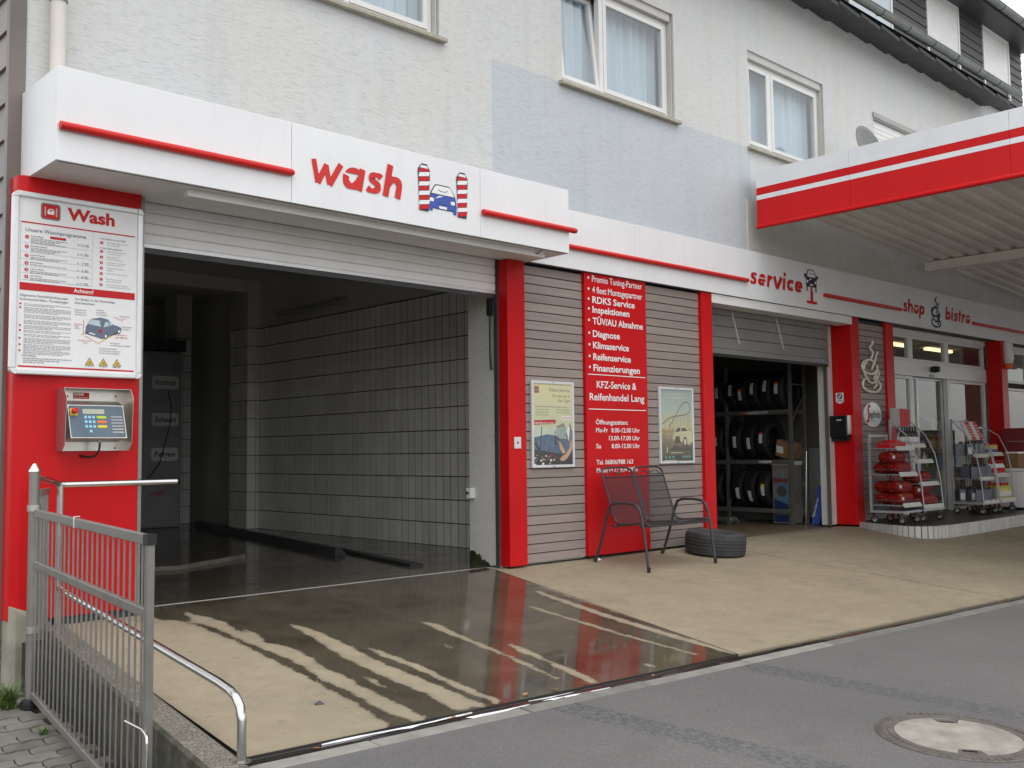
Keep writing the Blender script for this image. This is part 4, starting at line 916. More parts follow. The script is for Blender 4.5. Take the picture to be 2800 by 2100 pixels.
cladding(9.285, 10.378, .03, 3.18, 'grey brown board cladding behind the metal bench, right of red info panel')
cladding(14.452, 15.298, .08, 3.18, 'narrow board cladding behind the coffee cup sign')
ip_ = thing('info_panel', 'tall red panel listing workshop services and opening hours in white', 'sign', (8.75, 7.57, .03))
MB().box(8.212, 9.282, 7.560, 7.69, .035, 3.195).build('panel', M['red'], ip_, bevel=.003)
T = MB(); yt = 7.5575
for s, x, z, w_, b_ in (('Premio Tuning-Partner', 8.335, 3.10, .88, 0), ('4 fleet Montagepartner', 8.335, 2.975, .88, 0), ('RDKS Service', 8.335, 2.86, .74, .012), ('Inspektionen', 8.335, 2.75, .64, .012), ('TÜV/AU Abnahme', 8.335, 2.62, .88, .012), ('Diagnose', 8.335, 2.475, .46, .012), ('Klimaservice', 8.335, 2.345, .62, .012), ('Reifenservice', 8.335, 2.215, .65, .012), ('Finanzierungen', 8.335, 2.09, .81, .012)):
    MB().text(s, x, z, yt, h=.073, w=w_, bold=b_+.010).build('text_line', M['whitegloss'], ip_); MB().disc(8.275, z+.04, .015, .015, yt, n=12).build('bullet', M['whitegloss'], ip_)
for z in (2.045, 1.655): MB().poly([(8.245, z), (9.245, z), (9.245, z+.009), (8.245, z+.009)], yt).build('rule', M['whitegloss'], ip_)
MB().text('KFZ-Service &', 8.385, 1.90, yt, h=.078, w=.69, bold=.014).build('text_line', M['whitegloss'], ip_); MB().text('Reifenhandel Lang', 8.265, 1.76, yt, h=.078, w=.95, bold=.014).build('text_line', M['whitegloss'], ip_)
for s, x, z, w_ in (('Öffnungszeiten:', 8.36, 1.49, .55), ('Mo-Fr', 8.36, 1.40, .20), ('8.00-12.00 Uhr', 8.62, 1.40, .50), ('13.00-17.00 Uhr', 8.575, 1.31, .545), ('Sa', 8.36, 1.22, .08), ('8.00-12.00 Uhr', 8.62, 1.22, .50), ('Tel. 06806/988 163', 8.36, 1.04, .63), ('Mobil 0173 928 3850', 8.36, .95, .71)):
    MB().text(s, x, z, yt, h=.05, w=w_, bold=.014).build('text_line', M['whitegloss'], ip_)
# ------------------------------------------------------------------ posters on the cladding
def gradient(name, stops, z0, z1, rough=.35):
    t = NT(name); sp = t.n('ShaderNodeSeparateXYZ'); t.l(t.pos(), sp.inputs[0])
    f = t.math('DIVIDE', t.math('SUBTRACT', sp.outputs[2], z0), z1-z0); f = t.math('ADD', f, t.math('MULTIPLY', t.math('SUBTRACT', t.noise(9., 5.), .5), .22))
    r = t.n('ShaderNodeValToRGB'); e = r.color_ramp.elements
    while len(e) < len(stops): e.new(.5)
    for i, (p_, c) in enumerate(stops): e[i].position = p_; e[i].color = (*S(*c), 1)
    t.l(f, r.inputs[0]); t.col(r.outputs[0]); t.rough(rough); return t.mat
M['skin'] = pm('skin_print', S(205, 165, 140), .5, var=.12, vs=20)
def poster(x0, x1, z0, z1, label, mat):
    t = thing('poster_frame', label, 'poster', ((x0+x1)/2, 7.585, z0)); f_ = .028
    MB().box(x0+f_*.6, x1-f_*.6, 7.5785, 7.598, z0+f_*.6, z1-f_*.6).build('print', mat, t)
    for a, b, c, d in ((x0, x0+f_, z0, z1), (x1-f_, x1, z0, z1), (x0+f_, x1-f_, z1-f_, z1), (x0+f_, x1-f_, z0, z0+f_)): MB().box(a, b, 7.568, 7.598, c, d).build('frame_bar', M['alu'], t, bevel=.003)
    for z in (z0+.006, z1-.014): MB().text('TYSON', (x0+x1)/2, z, 7.5672, h=.009, align='c', bold=.02).build('maker_mark', M['ink'], t)
    MB().quad((x0+f_, 7.574, z0+f_), (x1-f_, 7.574, z0+f_), (x1-f_, 7.574, z1-f_), (x0+f_, 7.574, z1-f_)).build('cover_film', M['film'], t)
    return t
gm = gradient('klima_poster_print', [(0, (168, 182, 158)), (.35, (190, 203, 172)), (.6, (206, 208, 172)), (1, (224, 214, 166))], 1.02, 1.95)
P1 = poster(7.372, 8.022, 1.02, 1.945, 'framed pale yellow Klima-Service poster with a mechanic on the left cladding', gm)
y = 7.5775; I = MB()
I.poly([(7.42, 1.815), (7.49, 1.815), (7.49, 1.885), (7.42, 1.885)], y, 0)
for k, s in enumerate(('REIFEN', 'FACH', 'HANDEL')):
    z = 1.862-k*.022
    if k != 1: I.poly([(7.422, z-.003), (7.488, z-.003), (7.488, z+.017), (7.422, z+.017)], y-.0004, 1)
    I.text(s, 7.455, z, y-.0008, h=.013, w=.058, align='c', m=0 if k != 1 else 2, bold=.01)
I.text('Klima-Service', 7.965, 1.835, y, h=.042, w=.32, align='r', m=3); I.text('Für reine Luft an', 7.965, 1.775, y, h=.032, w=.27, align='r', m=3); I.text('allen Tagen', 7.965, 1.727, y, h=.032, w=.19, align='r', m=3)
I.text('Unser Klimaanlagen-Service beinhaltet folgende Leistungen:', 7.43, 1.665, y, h=.016, w=.50, m=3)
for k, (a, b) in enumerate((('· Funktionsprüfung', '· Auf Wunsch Desinfektion der'), ('· Kältemittel wechseln', '  Klimaanlage'), ('· Innenraumfilter prüfen', ''))):
    I.text(a, 7.435, 1.633-k*.028, y, h=.014, w=.20, m=3)
    if b: I.text(b, 7.74, 1.633-k*.028, y, h=.014, w=.22, m=3)
I.poly(rrect(7.82, 7.985, 1.525, 1.58, .012), y, 4); I.poly(rrect(7.824, 7.981, 1.529, 1.576, .010), y-.0004, 2); I.text('ab € 69,95', 7.905, 1.54, y-.0008, h=.026, w=.135, align='c', m=5)
I.poly([(7.40, 1.475), (7.73, 1.487), (7.742, 1.52), (7.728, 1.535), (7.40, 1.523)], y, 5); I.text('Regelmäßig warten lassen!', 7.412, 1.488, y-.0006, h=.020, w=.30, m=2, bold=.01)
I.poly([(7.40, 1.12), (7.995, 1.12), (7.995, 1.30), (7.78, 1.36), (7.60, 1.375), (7.40, 1.34)], y-.0004, 6)   # blue engine bay
I.poly([(7.40, 1.34), (7.60, 1.375), (7.80, 1.365), (7.995, 1.32), (7.995, 1.46), (7.40, 1.46)], y-.0005, 7)   # pale bonnet lining
I.poly([(7.40, 1.05), (7.995, 1.05), (7.995, 1.20), (7.78, 1.17), (7.55, 1.20), (7.40, 1.215)], y-.0007, 0)
I.ribbon([(7.525, 1.46), (7.495, 1.20)], .012, y-.0009, 0); I.poly([(7.405, 1.28), (7.44, 1.29), (7.51, 1.20), (7.48, 1.19)], y-.0010, 0)
I.poly([(7.70, 1.40), (7.80, 1.455), (7.87, 1.46), (7.90, 1.40), (7.86, 1.33), (7.78, 1.33), (7.72, 1.37)], y-.0011, 8)   # cap and shoulder
I.poly([(7.74, 1.46), (7.86, 1.50), (7.90, 1.43), (7.80, 1.40)], y-.0010, 9)
I.poly([(7.88, 1.36), (7.96, 1.50), (7.995, 1.40), (7.995, 1.16), (7.93, 1.30)], y-.0013, 3)
I.poly([(7.93, 1.48), (7.955, 1.44), (7.935, 1.30), (7.905, 1.40)], y-.0015, 2)
I.poly([(7.735, 1.36), (7.765, 1.36), (7.80, 1.21), (7.85, 1.16), (7.88, 1.18), (7.84, 1.25), (7.79, 1.33)], y-.0016, 10)
I.poly([(7.98, 1.33), (7.94, 1.22), (7.88, 1.16), (7.82, 1.135), (7.79, 1.10), (7.85, 1.085), (7.90, 1.11), (7.95, 1.16), (7.995, 1.24)], y-.0018, 10)
I.poly(rrect(7.715, 7.742, 1.26, 1.36, .01), y-.0019, 0)
for k in range(26):
    x = 7.41+random.random()*.30; z = 1.052+random.random()*.10; r_ = random.uniform(.006, .02); I.disc(x, z, r_, r_*.7, y-.002-.0001*k, random.choice((2, 4, 7, 9, 11, 6)), 8)
I.ribbon(arc(7.66, 1.05, .10, .10, 20, 150, 10), .007, y-.0050, 5); I.ribbon(arc(7.74, 1.04, .07, .09, 10, 120, 10), .006, y-.0052, 6)
I.v = [(a, min(b, 7.5776) if b > 7.5745 else 7.5746+(b-7.5715)*.05, c) for a, b, c in I.v]
I.build('artwork', [M['ink'], M['orange'], M['whitegloss'], M['greyink'], M['yellow'], M['redflat'], pm('faded_blue_print', S(92, 112, 140), .5, var=.3, vs=25), pm('pale_green_print', S(200, 208, 190), .5), pm('grey_shirt_print', S(165, 175, 175), .5), pm('cap_print', S(150, 140, 120), .5), M['skin'], pm('olive_print', S(120, 125, 90), .5)], P1)
gm2 = gradient('coaster_poster_print', [(0, (92, 90, 78)), (.2, (105, 100, 85)), (.36, (160, 142, 108)), (.5, (198, 192, 155)), (.72, (172, 186, 178)), (1, (150, 168, 165))], 1.03, 1.95)
P2 = poster(9.515, 10.19, 1.03, 1.955, 'framed poster of a pale car before a roller coaster on the right cladding', gm2)
J = MB()
J.ribbon([(9.56, 1.50), (9.68, 1.57), (9.80, 1.60), (9.95, 1.615), (10.05, 1.63), (10.11, 1.66), (10.13, 1.71), (10.10, 1.765), (10.04, 1.785), (9.97, 1.765), (9.91, 1.70), (9.85, 1.63), (9.76, 1.53), (9.70, 1.47)], .012, y, 0)
for x, z in ((9.62, 1.53), (9.70, 1.57), (9.78, 1.59), (9.86, 1.61), (9.93, 1.62), (10.0, 1.63), (10.06, 1.64), (10.10, 1.66)): J.ribbon([(x, z), (x-.004, 1.40)], .004, y-.0002, 0)
J.poly([(9.555, 1.40), (10.16, 1.40), (10.16, 1.42), (9.555, 1.44)], y-.0003, 1)
J.poly([(9.76, 1.33), (9.78, 1.40), (9.84, 1.46), (9.88, 1.478), (10.03, 1.475), (10.09, 1.43), (10.155, 1.42), (10.16, 1.30), (10.10, 1.255), (9.98, 1.29), (9.80, 1.30)], y-.0005, 2)
J.poly([(9.81, 1.41), (9.87, 1.465), (9.92, 1.465), (9.92, 1.42)], y-.0007, 3); J.poly([(9.94, 1.42), (9.94, 1.465), (10.02, 1.462), (10.07, 1.425)], y-.0007, 3)
J.poly([(9.79, 1.28), (9.83, 1.36), (9.90, 1.36), (9.92, 1.27)], y-.0009, 3); J.disc(10.01, 1.29, .04, .065, y-.0011, 3); J.disc(10.01, 1.29, .024, .04, y-.0013, 4)
J.poly([(9.80, 1.255), (10.0, 1.215), (10.16, 1.24), (10.16, 1.18), (9.72, 1.19)], y-.0004, 3)
J.text('Das Fahrgefühl, das Sie suchen.', 9.62, 1.862, y, h=.022, w=.44, m=4, bold=.01); J.text('Sicher unterwegs in jeder Kurve.', 9.62, 1.822, y, h=.022, w=.45, m=4, bold=.01)
J.poly([(9.60, 1.075), (10.14, 1.085), (10.14, 1.135), (9.60, 1.13)], y-.0004, 3)
for x in (9.63, 9.70, 9.77): J.disc(x, 1.105, .022, .017, y-.0007, 5, 12)
J.poly([(9.94, 1.095), (10.12, 1.098), (10.12, 1.125), (9.94, 1.122)], y-.0007, 5); textl = [(9.60, 1.062, .23), (9.72, 1.155, .25)]
for a, b, w_ in textl: J.poly([(a, b), (a+w_, b), (a+w_, b+.008), (a, b+.008)], y-.0006, 4)
J.poly([(9.645, 1.16), (9.66, 1.16), (9.665, 1.21), (9.655, 1.25), (9.648, 1.21)], y-.0007, 4)
J.v = [(a, 7.5745+(b-7.5745)*.95 if b > 7.5745 else b, c) for a, b, c in J.v]
J.build('artwork', [pm('rust_print', S(125, 108, 92), .5), pm('ochre_print', S(176, 150, 96), .5), pm('cream_print', S(205, 200, 165), .5), pm('asphalt_print', S(88, 88, 78), .5), pm('pale_print', S(220, 215, 190), .5), pm('teal_print', S(110, 155, 160), .5)], P2)
# ------------------------------------------------------------------ wash bay
wb = thing('wash_bay', 'dark tiled car wash bay open behind the rolled up shutter', 'wash bay', (5, 7.75, 0))
fl = MB(); fl.quad((2.6, 7.842, .0), (8.3, 7.842, .0), (8.3, 18.6, .0), (2.6, 18.6, .0)); fl.build('bay_floor', M['bayfloor'], wb)
rm = MB(); rm.box(2.55, 2.6, 7.70, 18.6, 0, 4.05); rm.box(2.6, 8.9, 18.6, 18.7, 0, 4.05); rm.box(2.55, 8.9, 7.71, 18.7, 4.05, 4.09); rm.box(2.6, 8.3, 7.72, 7.82, 3.30, 4.05); rm.box(8.28, 8.9, 15.9, 18.6, 0, 4.05)
rm.box(2.6, 3.16, 7.71, 7.90, 0, 3.3)
rm.build('bay_walls', M['baywall'], wb)
MB().box(8.19, 8.30, 8.72, 15.9, 0, 4.05).build('tiled_wall', M['baywall'], wb)
tw = MB().box(8.184, 8.189, 8.72, 14.79, 0, 3.27).build('grout_bed', M['grout'], wb)
t0 = None; far = MB(); cand = []
for r_ in range(11):
    for c_ in range(41): cand.append((14.79-(c_+1)*.148, r_*.2965))
cand.sort(key=lambda q: abs(q[1]-.9)*1.6+abs(q[0]-10.5))
for k, (yy, zz) in enumerate(cand):
    if k < 290:
        if t0 is None: t0 = MB().box(0, .006, 0, .134, 0, .2835).build('wall_tile', M['tile'], tw, local=True); o = t0
        else: o = t0.copy(); col.objects.link(o)
        o.location = Vector((8.179+random.uniform(-.0008, .0008), yy, zz+.005))-origin(tw)
    else: far.box(8.179, 8.185, yy, yy+.134, zz+.005, zz+.2885)
tag(far.build('wall_tile_field', M['tile'], wb), kind='stuff')
ld = MB(); ld.box(8.16, 8.189, 8.74, 14.79, 3.275, 3.34); ld.build('tile_capping', M['baywall'], wb)
# tiled piers at the back
def pier(x0, x1, y0, y1, nm):
    p_ = MB().box(x0+.006, x1, y0+.006, y1, 0, 4.05).build('pier', M['grout'], wb)
    for r_ in range(11):
        z = r_*.2965+.005
        n_ = max(1, round((x1-x0)/.148)); w_ = (x1-x0)/n_
        for c_ in range(n_): MB().box(x0+c_*w_+.004, x0+(c_+1)*w_-.004, y0, y0+.006, z, z+.2875).build('wall_tile', M['tile'], p_)
        m_ = max(1, round((y1-y0)/.148)); d_ = (y1-y0)/m_
        for c_ in range(m_): MB().box(x0, x0+.006, y0+c_*d_+.004, y0+(c_+1)*d_-.004, z, z+.2875).build('wall_tile', M['tile'], p_)
    MB().box(x0-.004, x1, y0-.004, y1, 3.27, 4.05).build('pier_head', M['baywall'], p_)
pier(7.97, 8.28, 14.80, 15.4, 0); pier(7.72, 8.0, 16.9, 17.4, 1)
MB().box(2.6, 8.28, 14.82, 15.2, 3.85, 4.05).build('ceiling_beam', M['baywall'], wb)
# rough stucco pier at the mouth of the bay
m = MB(); pts = [(7.02, 7.72), (8.3, 7.72), (8.3, 8.735), (8.1, 8.735), (7.13, 8.30), (7.10, 8.27)]
n = len(pts); m.add([(a, b, -.02) for a, b in pts]+[(a, b, 3.32) for a, b in pts], [(i, (i+1) % n, (i+1) % n+n, i+n) for i in range(n)]+[tuple(range(n-1, -1, -1)), tuple(range(n, 2*n))])
m.build('mouth_pier', M['stuccorough'], wb, bevel=.01)
def mossmat():
    t = NT('moss_stain'); f = t.noise(9., 5.); t.col(t.ramp(f, .35, .65, (.012, .016, .006), (.05, .06, .02))); t.rough(.95); t.bump(f, .8, .01); return t.mat
M['moss'] = mossmat()
mo = MB(); N = 26
for i in range(N):
    f0, f1 = i/N, (i+1)/N
    hgt = lambda f: .02+.13*max(0, 1-abs(f-.85)*1.6)+.05*noise.noise(Vector((f*9, 3, 1)))+.03*random.random()*0
    P = lambda f, z: (7.014+f*.08-.003, 7.76+f*(8.27-7.76)+.001, z)
    mo.add([P(f0, 0), P(f1, 0), P(f1, hgt(f1)), P(f0, hgt(f0))], [(0, 3, 2, 1)])
tag(mo.build('moss', M['moss'], wb), kind='stuff')
bx_ = MB().box(7.03, 7.105, 8.17, 8.25, .70, .81); bo = bx_.build('switch_box', M['white'], wb, bevel=.006)
MB().tube([(7.03, 8.21, .76), (6.995, 8.21, .76)], .012, 8).build('switch_knob', M['black'], bo)
# tube lamp on the tiled wall, floor rails, raised pad
lm = MB(); lm.tube([(8.11, 12.35, 3.42), (8.11, 14.1, 3.42)], .035, 10); lm.tube([(8.11, 12.2, 3.42), (8.11, 12.36, 3.42)], .055, 10); lm.build('tube_lamp', M['grey'], wb, smooth=40)
m = MB(); m.hexa([(6.55, 10.05, 0), (6.72, 10.05, 0), (7.9, 16.2, 0), (7.73, 16.2, 0), (6.60, 10.12, .085), (6.67, 10.12, .085), (7.85, 16.2, .085), (7.78, 16.2, .085)]); m.build('wheel_guide_rail', M['darkgrey'], wb)
m = MB(); m.hexa([(6.42, 8.45, 0), (6.62, 8.45, 0), (7.05, 10.6, 0), (6.9, 10.6, 0), (6.45, 8.47, .03), (6.59, 8.47, .03), (7.02, 10.6, .03), (6.93, 10.6, .03)]); m.build('floor_rail', M['black'], wb)
m = MB(); m.hexa([(3.5, 8.9, 0), (3.65, 8.9, 0), (3.8, 11, 0), (3.65, 11, 0), (3.53, 8.92, .05), (3.62, 8.92, .05), (3.77, 11, .05), (3.68, 11, .05)]); m.build('floor_rail', M['black'], wb)
m = MB(); pp = [(3.0, 10.9), (4.66, 10.13), (5.74, 10.68), (6.05, 11.35), (6.0, 14), (3.0, 14)]; m.add([(a, b, 0) for a, b in pp]+[(a, b, .045) for a, b in pp], [tuple(range(6, 12))], 0); m.add([(a, b, 0) for a, b in pp]+[(a, b, .045) for a, b in pp], [(i, (i+1) % 6, (i+1) % 6+6, i+6) for i in range(6)], 1); m.build('raised_pad', [M['bayfloor'], M['aggregate']], wb)
MB().box(3.17, 7.0, 7.843, 7.850, .0005, .004).build('threshold_strip', M['stainless'], wb)
# washing machine column with labelled panels
wm = thing('wash_portal', 'dark grey washing portal column with Hochdruck, Schaum and Felgen labels inside the bay', 'wash portal', (7.0, 16.5, 0))
M['portal'] = pm('portal_grey', (.32, .325, .345), .4, var=.1)
MB().box(6.2, 7.52, 16.2, 17.2, .0, 2.95).build('column', M['portal'], wm, bevel=.04); MB().box(6.15, 7.55, 16.15, 17.2, 2.96, 3.15).build('column_top', M['darkgrey'], wm); MB().box(6.22, 7.5, 16.18, 16.19, .74, .752).build('panel_seam', M['black'], wm)
for s, z in (('Hochdruck', 2.42), ('Schaum', 1.80), ('Felgen', 1.22)):
    p_ = MB(); p_.poly(rrect(6.98, 7.44, z-.11, z+.11, .05), 16.185, 0, .02); po = p_.build('label_plate', M['white'], wm)
    MB().text(s, 7.21, z-.04, 16.182, h=.085, w=.36, align='c', bold=.02, shear=.15).build('label_text', M['ink'], po)
tx = MB(); tx.text('CHRIST', 7.1, .55, 16.193, h=.05, align='c', bold=.02); tx.build('maker_text', M['redflat'], wm)
MB().tube([(7.25, 16.17, 2.28), (7.3, 16.15, 2.0), (7.28, 16.16, 1.7), (7.22, 16.17, 1.45), (7.1, 16.15, 1.05), (6.9, 16.16, .8)], .008, 6).build('hose', M['black'], wm)
# roller shutter
rs = thing('roller_shutter', 'white roller shutter rolled part way down at the top of the wash bay', 'shutter', (5.07, 7.74, 2.85))
s0 = None
for k in range(6):
    z = 2.875+k*.086
    if s0 is None:
        m = MB(); prf = [(7.725, 0), (7.716, .012), (7.714, .043), (7.716, .074), (7.725, .083), (7.735, .083), (7.735, 0)]
        m.add([(3.165-rs.location.x, b-rs.location.y, c) for b, c in prf]+[(7.0-rs.location.x, b-rs.location.y, c) for b, c in prf], [(i, i+7, (i+1) % 7+7, (i+1) % 7) for i in range(7)]+[tuple(range(7)), tuple(range(13, 6, -1))])
        m.f = [tuple(reversed(f)) for f in m.f]; s0 = m.build('slat', M['slatwhite'], rs, local=True, smooth=30); o = s0
    else: o = s0.copy(); col.objects.link(o)
    o.location = (0, 0, z-2.85)
MB().box(3.165, 7.0, 7.714, 7.74, 2.845, 2.873).build('bottom_bar', M['alu'], rs); MB().box(3.17, 6.99, 7.722, 7.73, 2.80, 2.846).build('rubber_seal', M['darkgrey'], rs)
for x in (3.16, 7.0): MB().box(x-.001, x+.018, 7.70, 7.745, .0, 3.3).build('guide_rail', M['darkgrey'], rs)
MB().box(3.1, 7.02, 7.70, 7.71, 3.0, 3.2)
cr = MB(); cr.tube([(6.98, 7.78, 2.78), (6.97, 7.77, 2.2), (6.99, 7.78, 2.05)], .012, 6); cr.box(6.95, 7.0, 7.76, 7.80, 2.62, 2.80); cr.build('chain', M['black'], rs)
# ------------------------------------------------------------------ workshop bay
ws = thing('workshop_bay', 'dark workshop bay open under the half raised door', 'workshop', (12.4, 7.8, 0))
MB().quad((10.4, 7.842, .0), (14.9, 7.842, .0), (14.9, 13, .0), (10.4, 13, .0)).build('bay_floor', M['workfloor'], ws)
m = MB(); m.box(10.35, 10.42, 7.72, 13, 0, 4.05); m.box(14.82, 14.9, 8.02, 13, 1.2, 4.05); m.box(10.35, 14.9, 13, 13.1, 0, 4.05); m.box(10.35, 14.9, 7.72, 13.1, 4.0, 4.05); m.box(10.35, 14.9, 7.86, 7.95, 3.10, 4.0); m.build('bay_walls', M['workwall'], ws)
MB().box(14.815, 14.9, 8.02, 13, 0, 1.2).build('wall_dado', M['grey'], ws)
MB().box(10.60, 14.2, 7.545, 7.80, 3.075, 3.193).build('lintel_box', M['white'], ws, bevel=.004)
MB().box(13.96, 14.19, 7.90, 8.02, .03, 3.08).build('door_jamb', M['baywall'], ws)
dr = thing('sectional_door', 'grey sectional workshop door raised to the top of its opening', 'door', (12.3, 7.83, 2.5))
M['doorgrey'] = pm('door_sheet', (.19, .185, .172), .45, var=.08)
for k in range(4):
    z = 2.545+k*.15; MB().box(10.62, 13.95, 7.815, 7.845, z, z+.144).build('door_panel', M['doorgrey'], dr, bevel=.004)
MB().box(10.62, 13.95, 7.81, 7.85, 2.47, 2.541).build('bottom_rail', M['doorgrey'], dr); MB().box(10.62, 13.95, 7.82, 7.84, 2.43, 2.469).build('rubber_seal', M['black'], dr)
for x in (11.55, 12.65): MB().bar((x-.14, 7.808, 3.06), (x+.03, 7.808, 2.62), .016, .01).build('glazing_bar', M['alu'], dr)
st = MB(); st.poly(rrect(13.60, 13.82, 2.50, 2.535, .012), 7.8085, 0); st.poly(rrect(13.61, 13.81, 2.505, 2.53, .010), 7.808, 1); st.text('HÖRMANN', 13.71, 2.509, 7.8075, h=.016, align='c', m=0, bold=.02); st.build('maker_plate', [M['blue'], M['grey']], dr)
for x in (10.61, 13.93): 
    MB().box(x, x+.03, 7.85, 7.90, .02, 3.06).build('track', M['steel'], dr)
MB().tube([(13.945, 7.86, 2.5), (13.945, 7.90, 2.75), (13.945, 8.0, 2.92), (13.945, 8.3, 3.0), (13.945, 9.5, 3.02)], .022, 6).build('track', M['steel'], dr)
# letter box and shield sticker on the deep pillar reveal
lb = thing('letter_box', 'black letter box mounted on the deep red pillar', 'letter box', (14.18, 7.8, 1.36))
MB().box(14.06, 14.198, 7.62, 7.99, 1.36, 1.685).build('body', M['black'], lb, bevel=.01); MB().box(14.055, 14.198, 7.60, 7.618, 1.40, 1.685).build('side_strip', M['stainless'], lb); MB().box(14.10, 14.198, 7.62, 7.98, 1.30, 1.355).build('newspaper_holder', M['black'], lb)
pl_ = MB(); pl_.add([(14.058, 7.78, 1.61), (14.058, 7.70, 1.61), (14.058, 7.70, 1.625), (14.058, 7.78, 1.625)], [(0, 1, 2, 3)]); pl_.build('name_plate', M['whitegloss'], lb)
shd = thing('shield_sticker', 'small white shield badge stuck on the deep red pillar above the letter box', 'sticker', (14.198, 7.79, 1.9))
m = MB(); sp = [(7.725, 2.04), (7.855, 2.04), (7.855, 1.90), (7.79, 1.87), (7.725, 1.90)]
m.add([(14.1985, a, b) for a, b in sp], [tuple(range(5))]); m.build('shield', M['whitegloss'], shd)
def xdisc(m, x, yc, zc, r, mi, a0=0, a1=360, n=20):
    P = arc(yc, zc, r, r, a0, a1, n)+([(yc, zc)] if a1-a0 < 359 else []); m.add([(x, a, b) for a, b in P], [tuple(range(len(P)))[::-1]], mi)
m = MB(); xdisc(m, 14.1978, 7.79, 1.985, .046, 0); xdisc(m, 14.1972, 7.79, 1.985, .030, 1)
for a in (0, 180): xdisc(m, 14.1966, 7.79, 1.985, .028, 2, a, a+90, 8)
m.add([(14.197, a, b) for a, b in ((7.74, 1.905), (7.84, 1.905), (7.84, 1.925), (7.74, 1.925))], [(3, 2, 1, 0)], 3); m.build('emblem', [M['ink'], M['whitegloss'], M['blue'], M['grey']], shd)
# tyres
def tyre_mesh(R=.32, rin=.205, w=.205, n=48):
    m = MB(); h = w/2; prof = []
    gr = [-.055, -.018, .018, .055]
    prof += [(rin, -h*.78), (rin+.012, -h*.90), (rin+.05, -h*1.0), (R-.045, -h*.98), (R-.012, -h*.86)]
    y_ = -h*.74
    for g_ in gr:
        prof += [(R-.002, g_-.006), (R-.012, g_-.004), (R-.012, g_+.004), (R-.002, g_+.006)]
    prof += [(R-.012, h*.86), (R-.045, h*.98), (rin+.05, h), (rin+.012, h*.90), (rin, h*.78), (rin-.004, h*.5), (rin+.06, h*.55), (R-.035, h*.6), (R-.03, 0), (R-.035, -h*.6), (rin+.06, -h*.55), (rin-.004, -h*.5)]
    P = len(prof); vs = []
    for k in range(n):
        t = 2*math.pi*k/n
        for j, (r_, hh) in enumerate(prof):
            rr = r_
            if 3 <= j <= 22 and k % 2 and (j in (3, 4, 5, 20, 21, 22) or j in (8, 9)): rr -= .006 if r_ > R-.02 else .0
            vs.append((rr*math.cos(t), rr*math.sin(t), hh))
    fs = [(k*P+j, ((k+1) % n)*P+j, ((k+1) % n)*P+(j+1) % P, k*P+(j+1) % P) for k in range(n) for j in range(P)]
    m.add(vs, fs); return m
ft = tyre_mesh(.36, .215, .265, 72)
M['wornrubber'] = pm('worn_tyre_rubber', (.042, .042, .043), .8, var=.3, vs=12, bump=.3, bs=120)
fto = ft.build('tyre', M['wornrubber'], None, smooth=32); tag(fto, 'single black tyre lying flat on the concrete behind the bench', 'tyre')
fto.location = (9.92, 7.10, slab_z(7.10)+.133); fto.rotation_euler = (math.atan(.08), 0, .4)
# steel tyre rack against the right wall: runs in depth, faces left
rk = thing('tyre_rack', 'tall steel rack of new tyres inside the workshop', 'rack', (14.1, 9.6, 0))
RX0, RX1, RYS = 13.90, 14.33, [8.47, 9.66, 10.85]
for y_ in RYS:
    for x in (RX0, RX1):
        MB().box(x-.02, x+.02, y_-.025, y_+.025, .02, 2.55).build('upright', M['steel'], rk); MB().box(x-.05, x+.05, y_-.05, y_+.05, .002, .018).build('foot_plate', M['steel'], rk)
    for z in (.3, .95, 1.6, 2.2): MB().bar((RX0+.02, y_, z), (RX1-.02, y_, z+.45 if z < 2.2 else z), .012, .025).build('brace', M['steel'], rk)
LV = [.23, 1.0, 1.79]
for z in LV:
    for x in (RX0, RX1):
        for a, b in zip(RYS[:-1], RYS[1:]): MB().box(x-.018, x+.018, a+.026, b-.026, z-.045, z+.02).build('beam', M['steel'], rk)
sg = MB()
def xtext(m, s, x, y0, z, h, mi=0, w=None, bold=.02, shear=0.):      # text on a face looking towards -X, reading towards -Y
    vs, fs = text_mesh(s, bold, shear); x0_ = min(v[0] for v in vs); x1_ = max(v[0] for v in vs); kz = h/.69; kx = kz if w is None else w/(x1_-x0_)
    m.add([(x, y0-(v[0]-x0_)*kx, z+v[1]*kz) for v in vs], fs, mi)
xtext(sg, 'HANKOOK', RX0-.0195, 9.26, 1.752, .042, 0, .40, shear=.2); sg.add([(RX0-.0195, a, b) for a, b in ((9.36, 1.757), (9.30, 1.757), (9.29, 1.787), (9.35, 1.787))], [(0, 1, 2, 3)], 1); sg.build('beam_sign', [M['whitegloss'], M['orange']], rk)
m = MB(); m.add([(RX0-.0192, a, b) for a, b in ((9.05, .970), (8.83, .970), (8.83, 1.005), (9.05, 1.005))], [(0, 1, 2, 3)]); xtext(m, 'BRIDGESTONE', RX0-.0197, 9.04, .978, .018, 1, .20); m.build('beam_sign', [M['whitegloss'], M['ink']], rk)
tm_ = tyre_mesh(.315, .2, .20, 40); tproto = None
M['newrubber'] = pm('new_tyre_rubber', (.010, .010, .011), .6, var=.2, vs=12, bump=.3, bs=120)
M['sticker'] = pm('paper_label', (.62, .62, .60), .6, var=.12, vs=30)
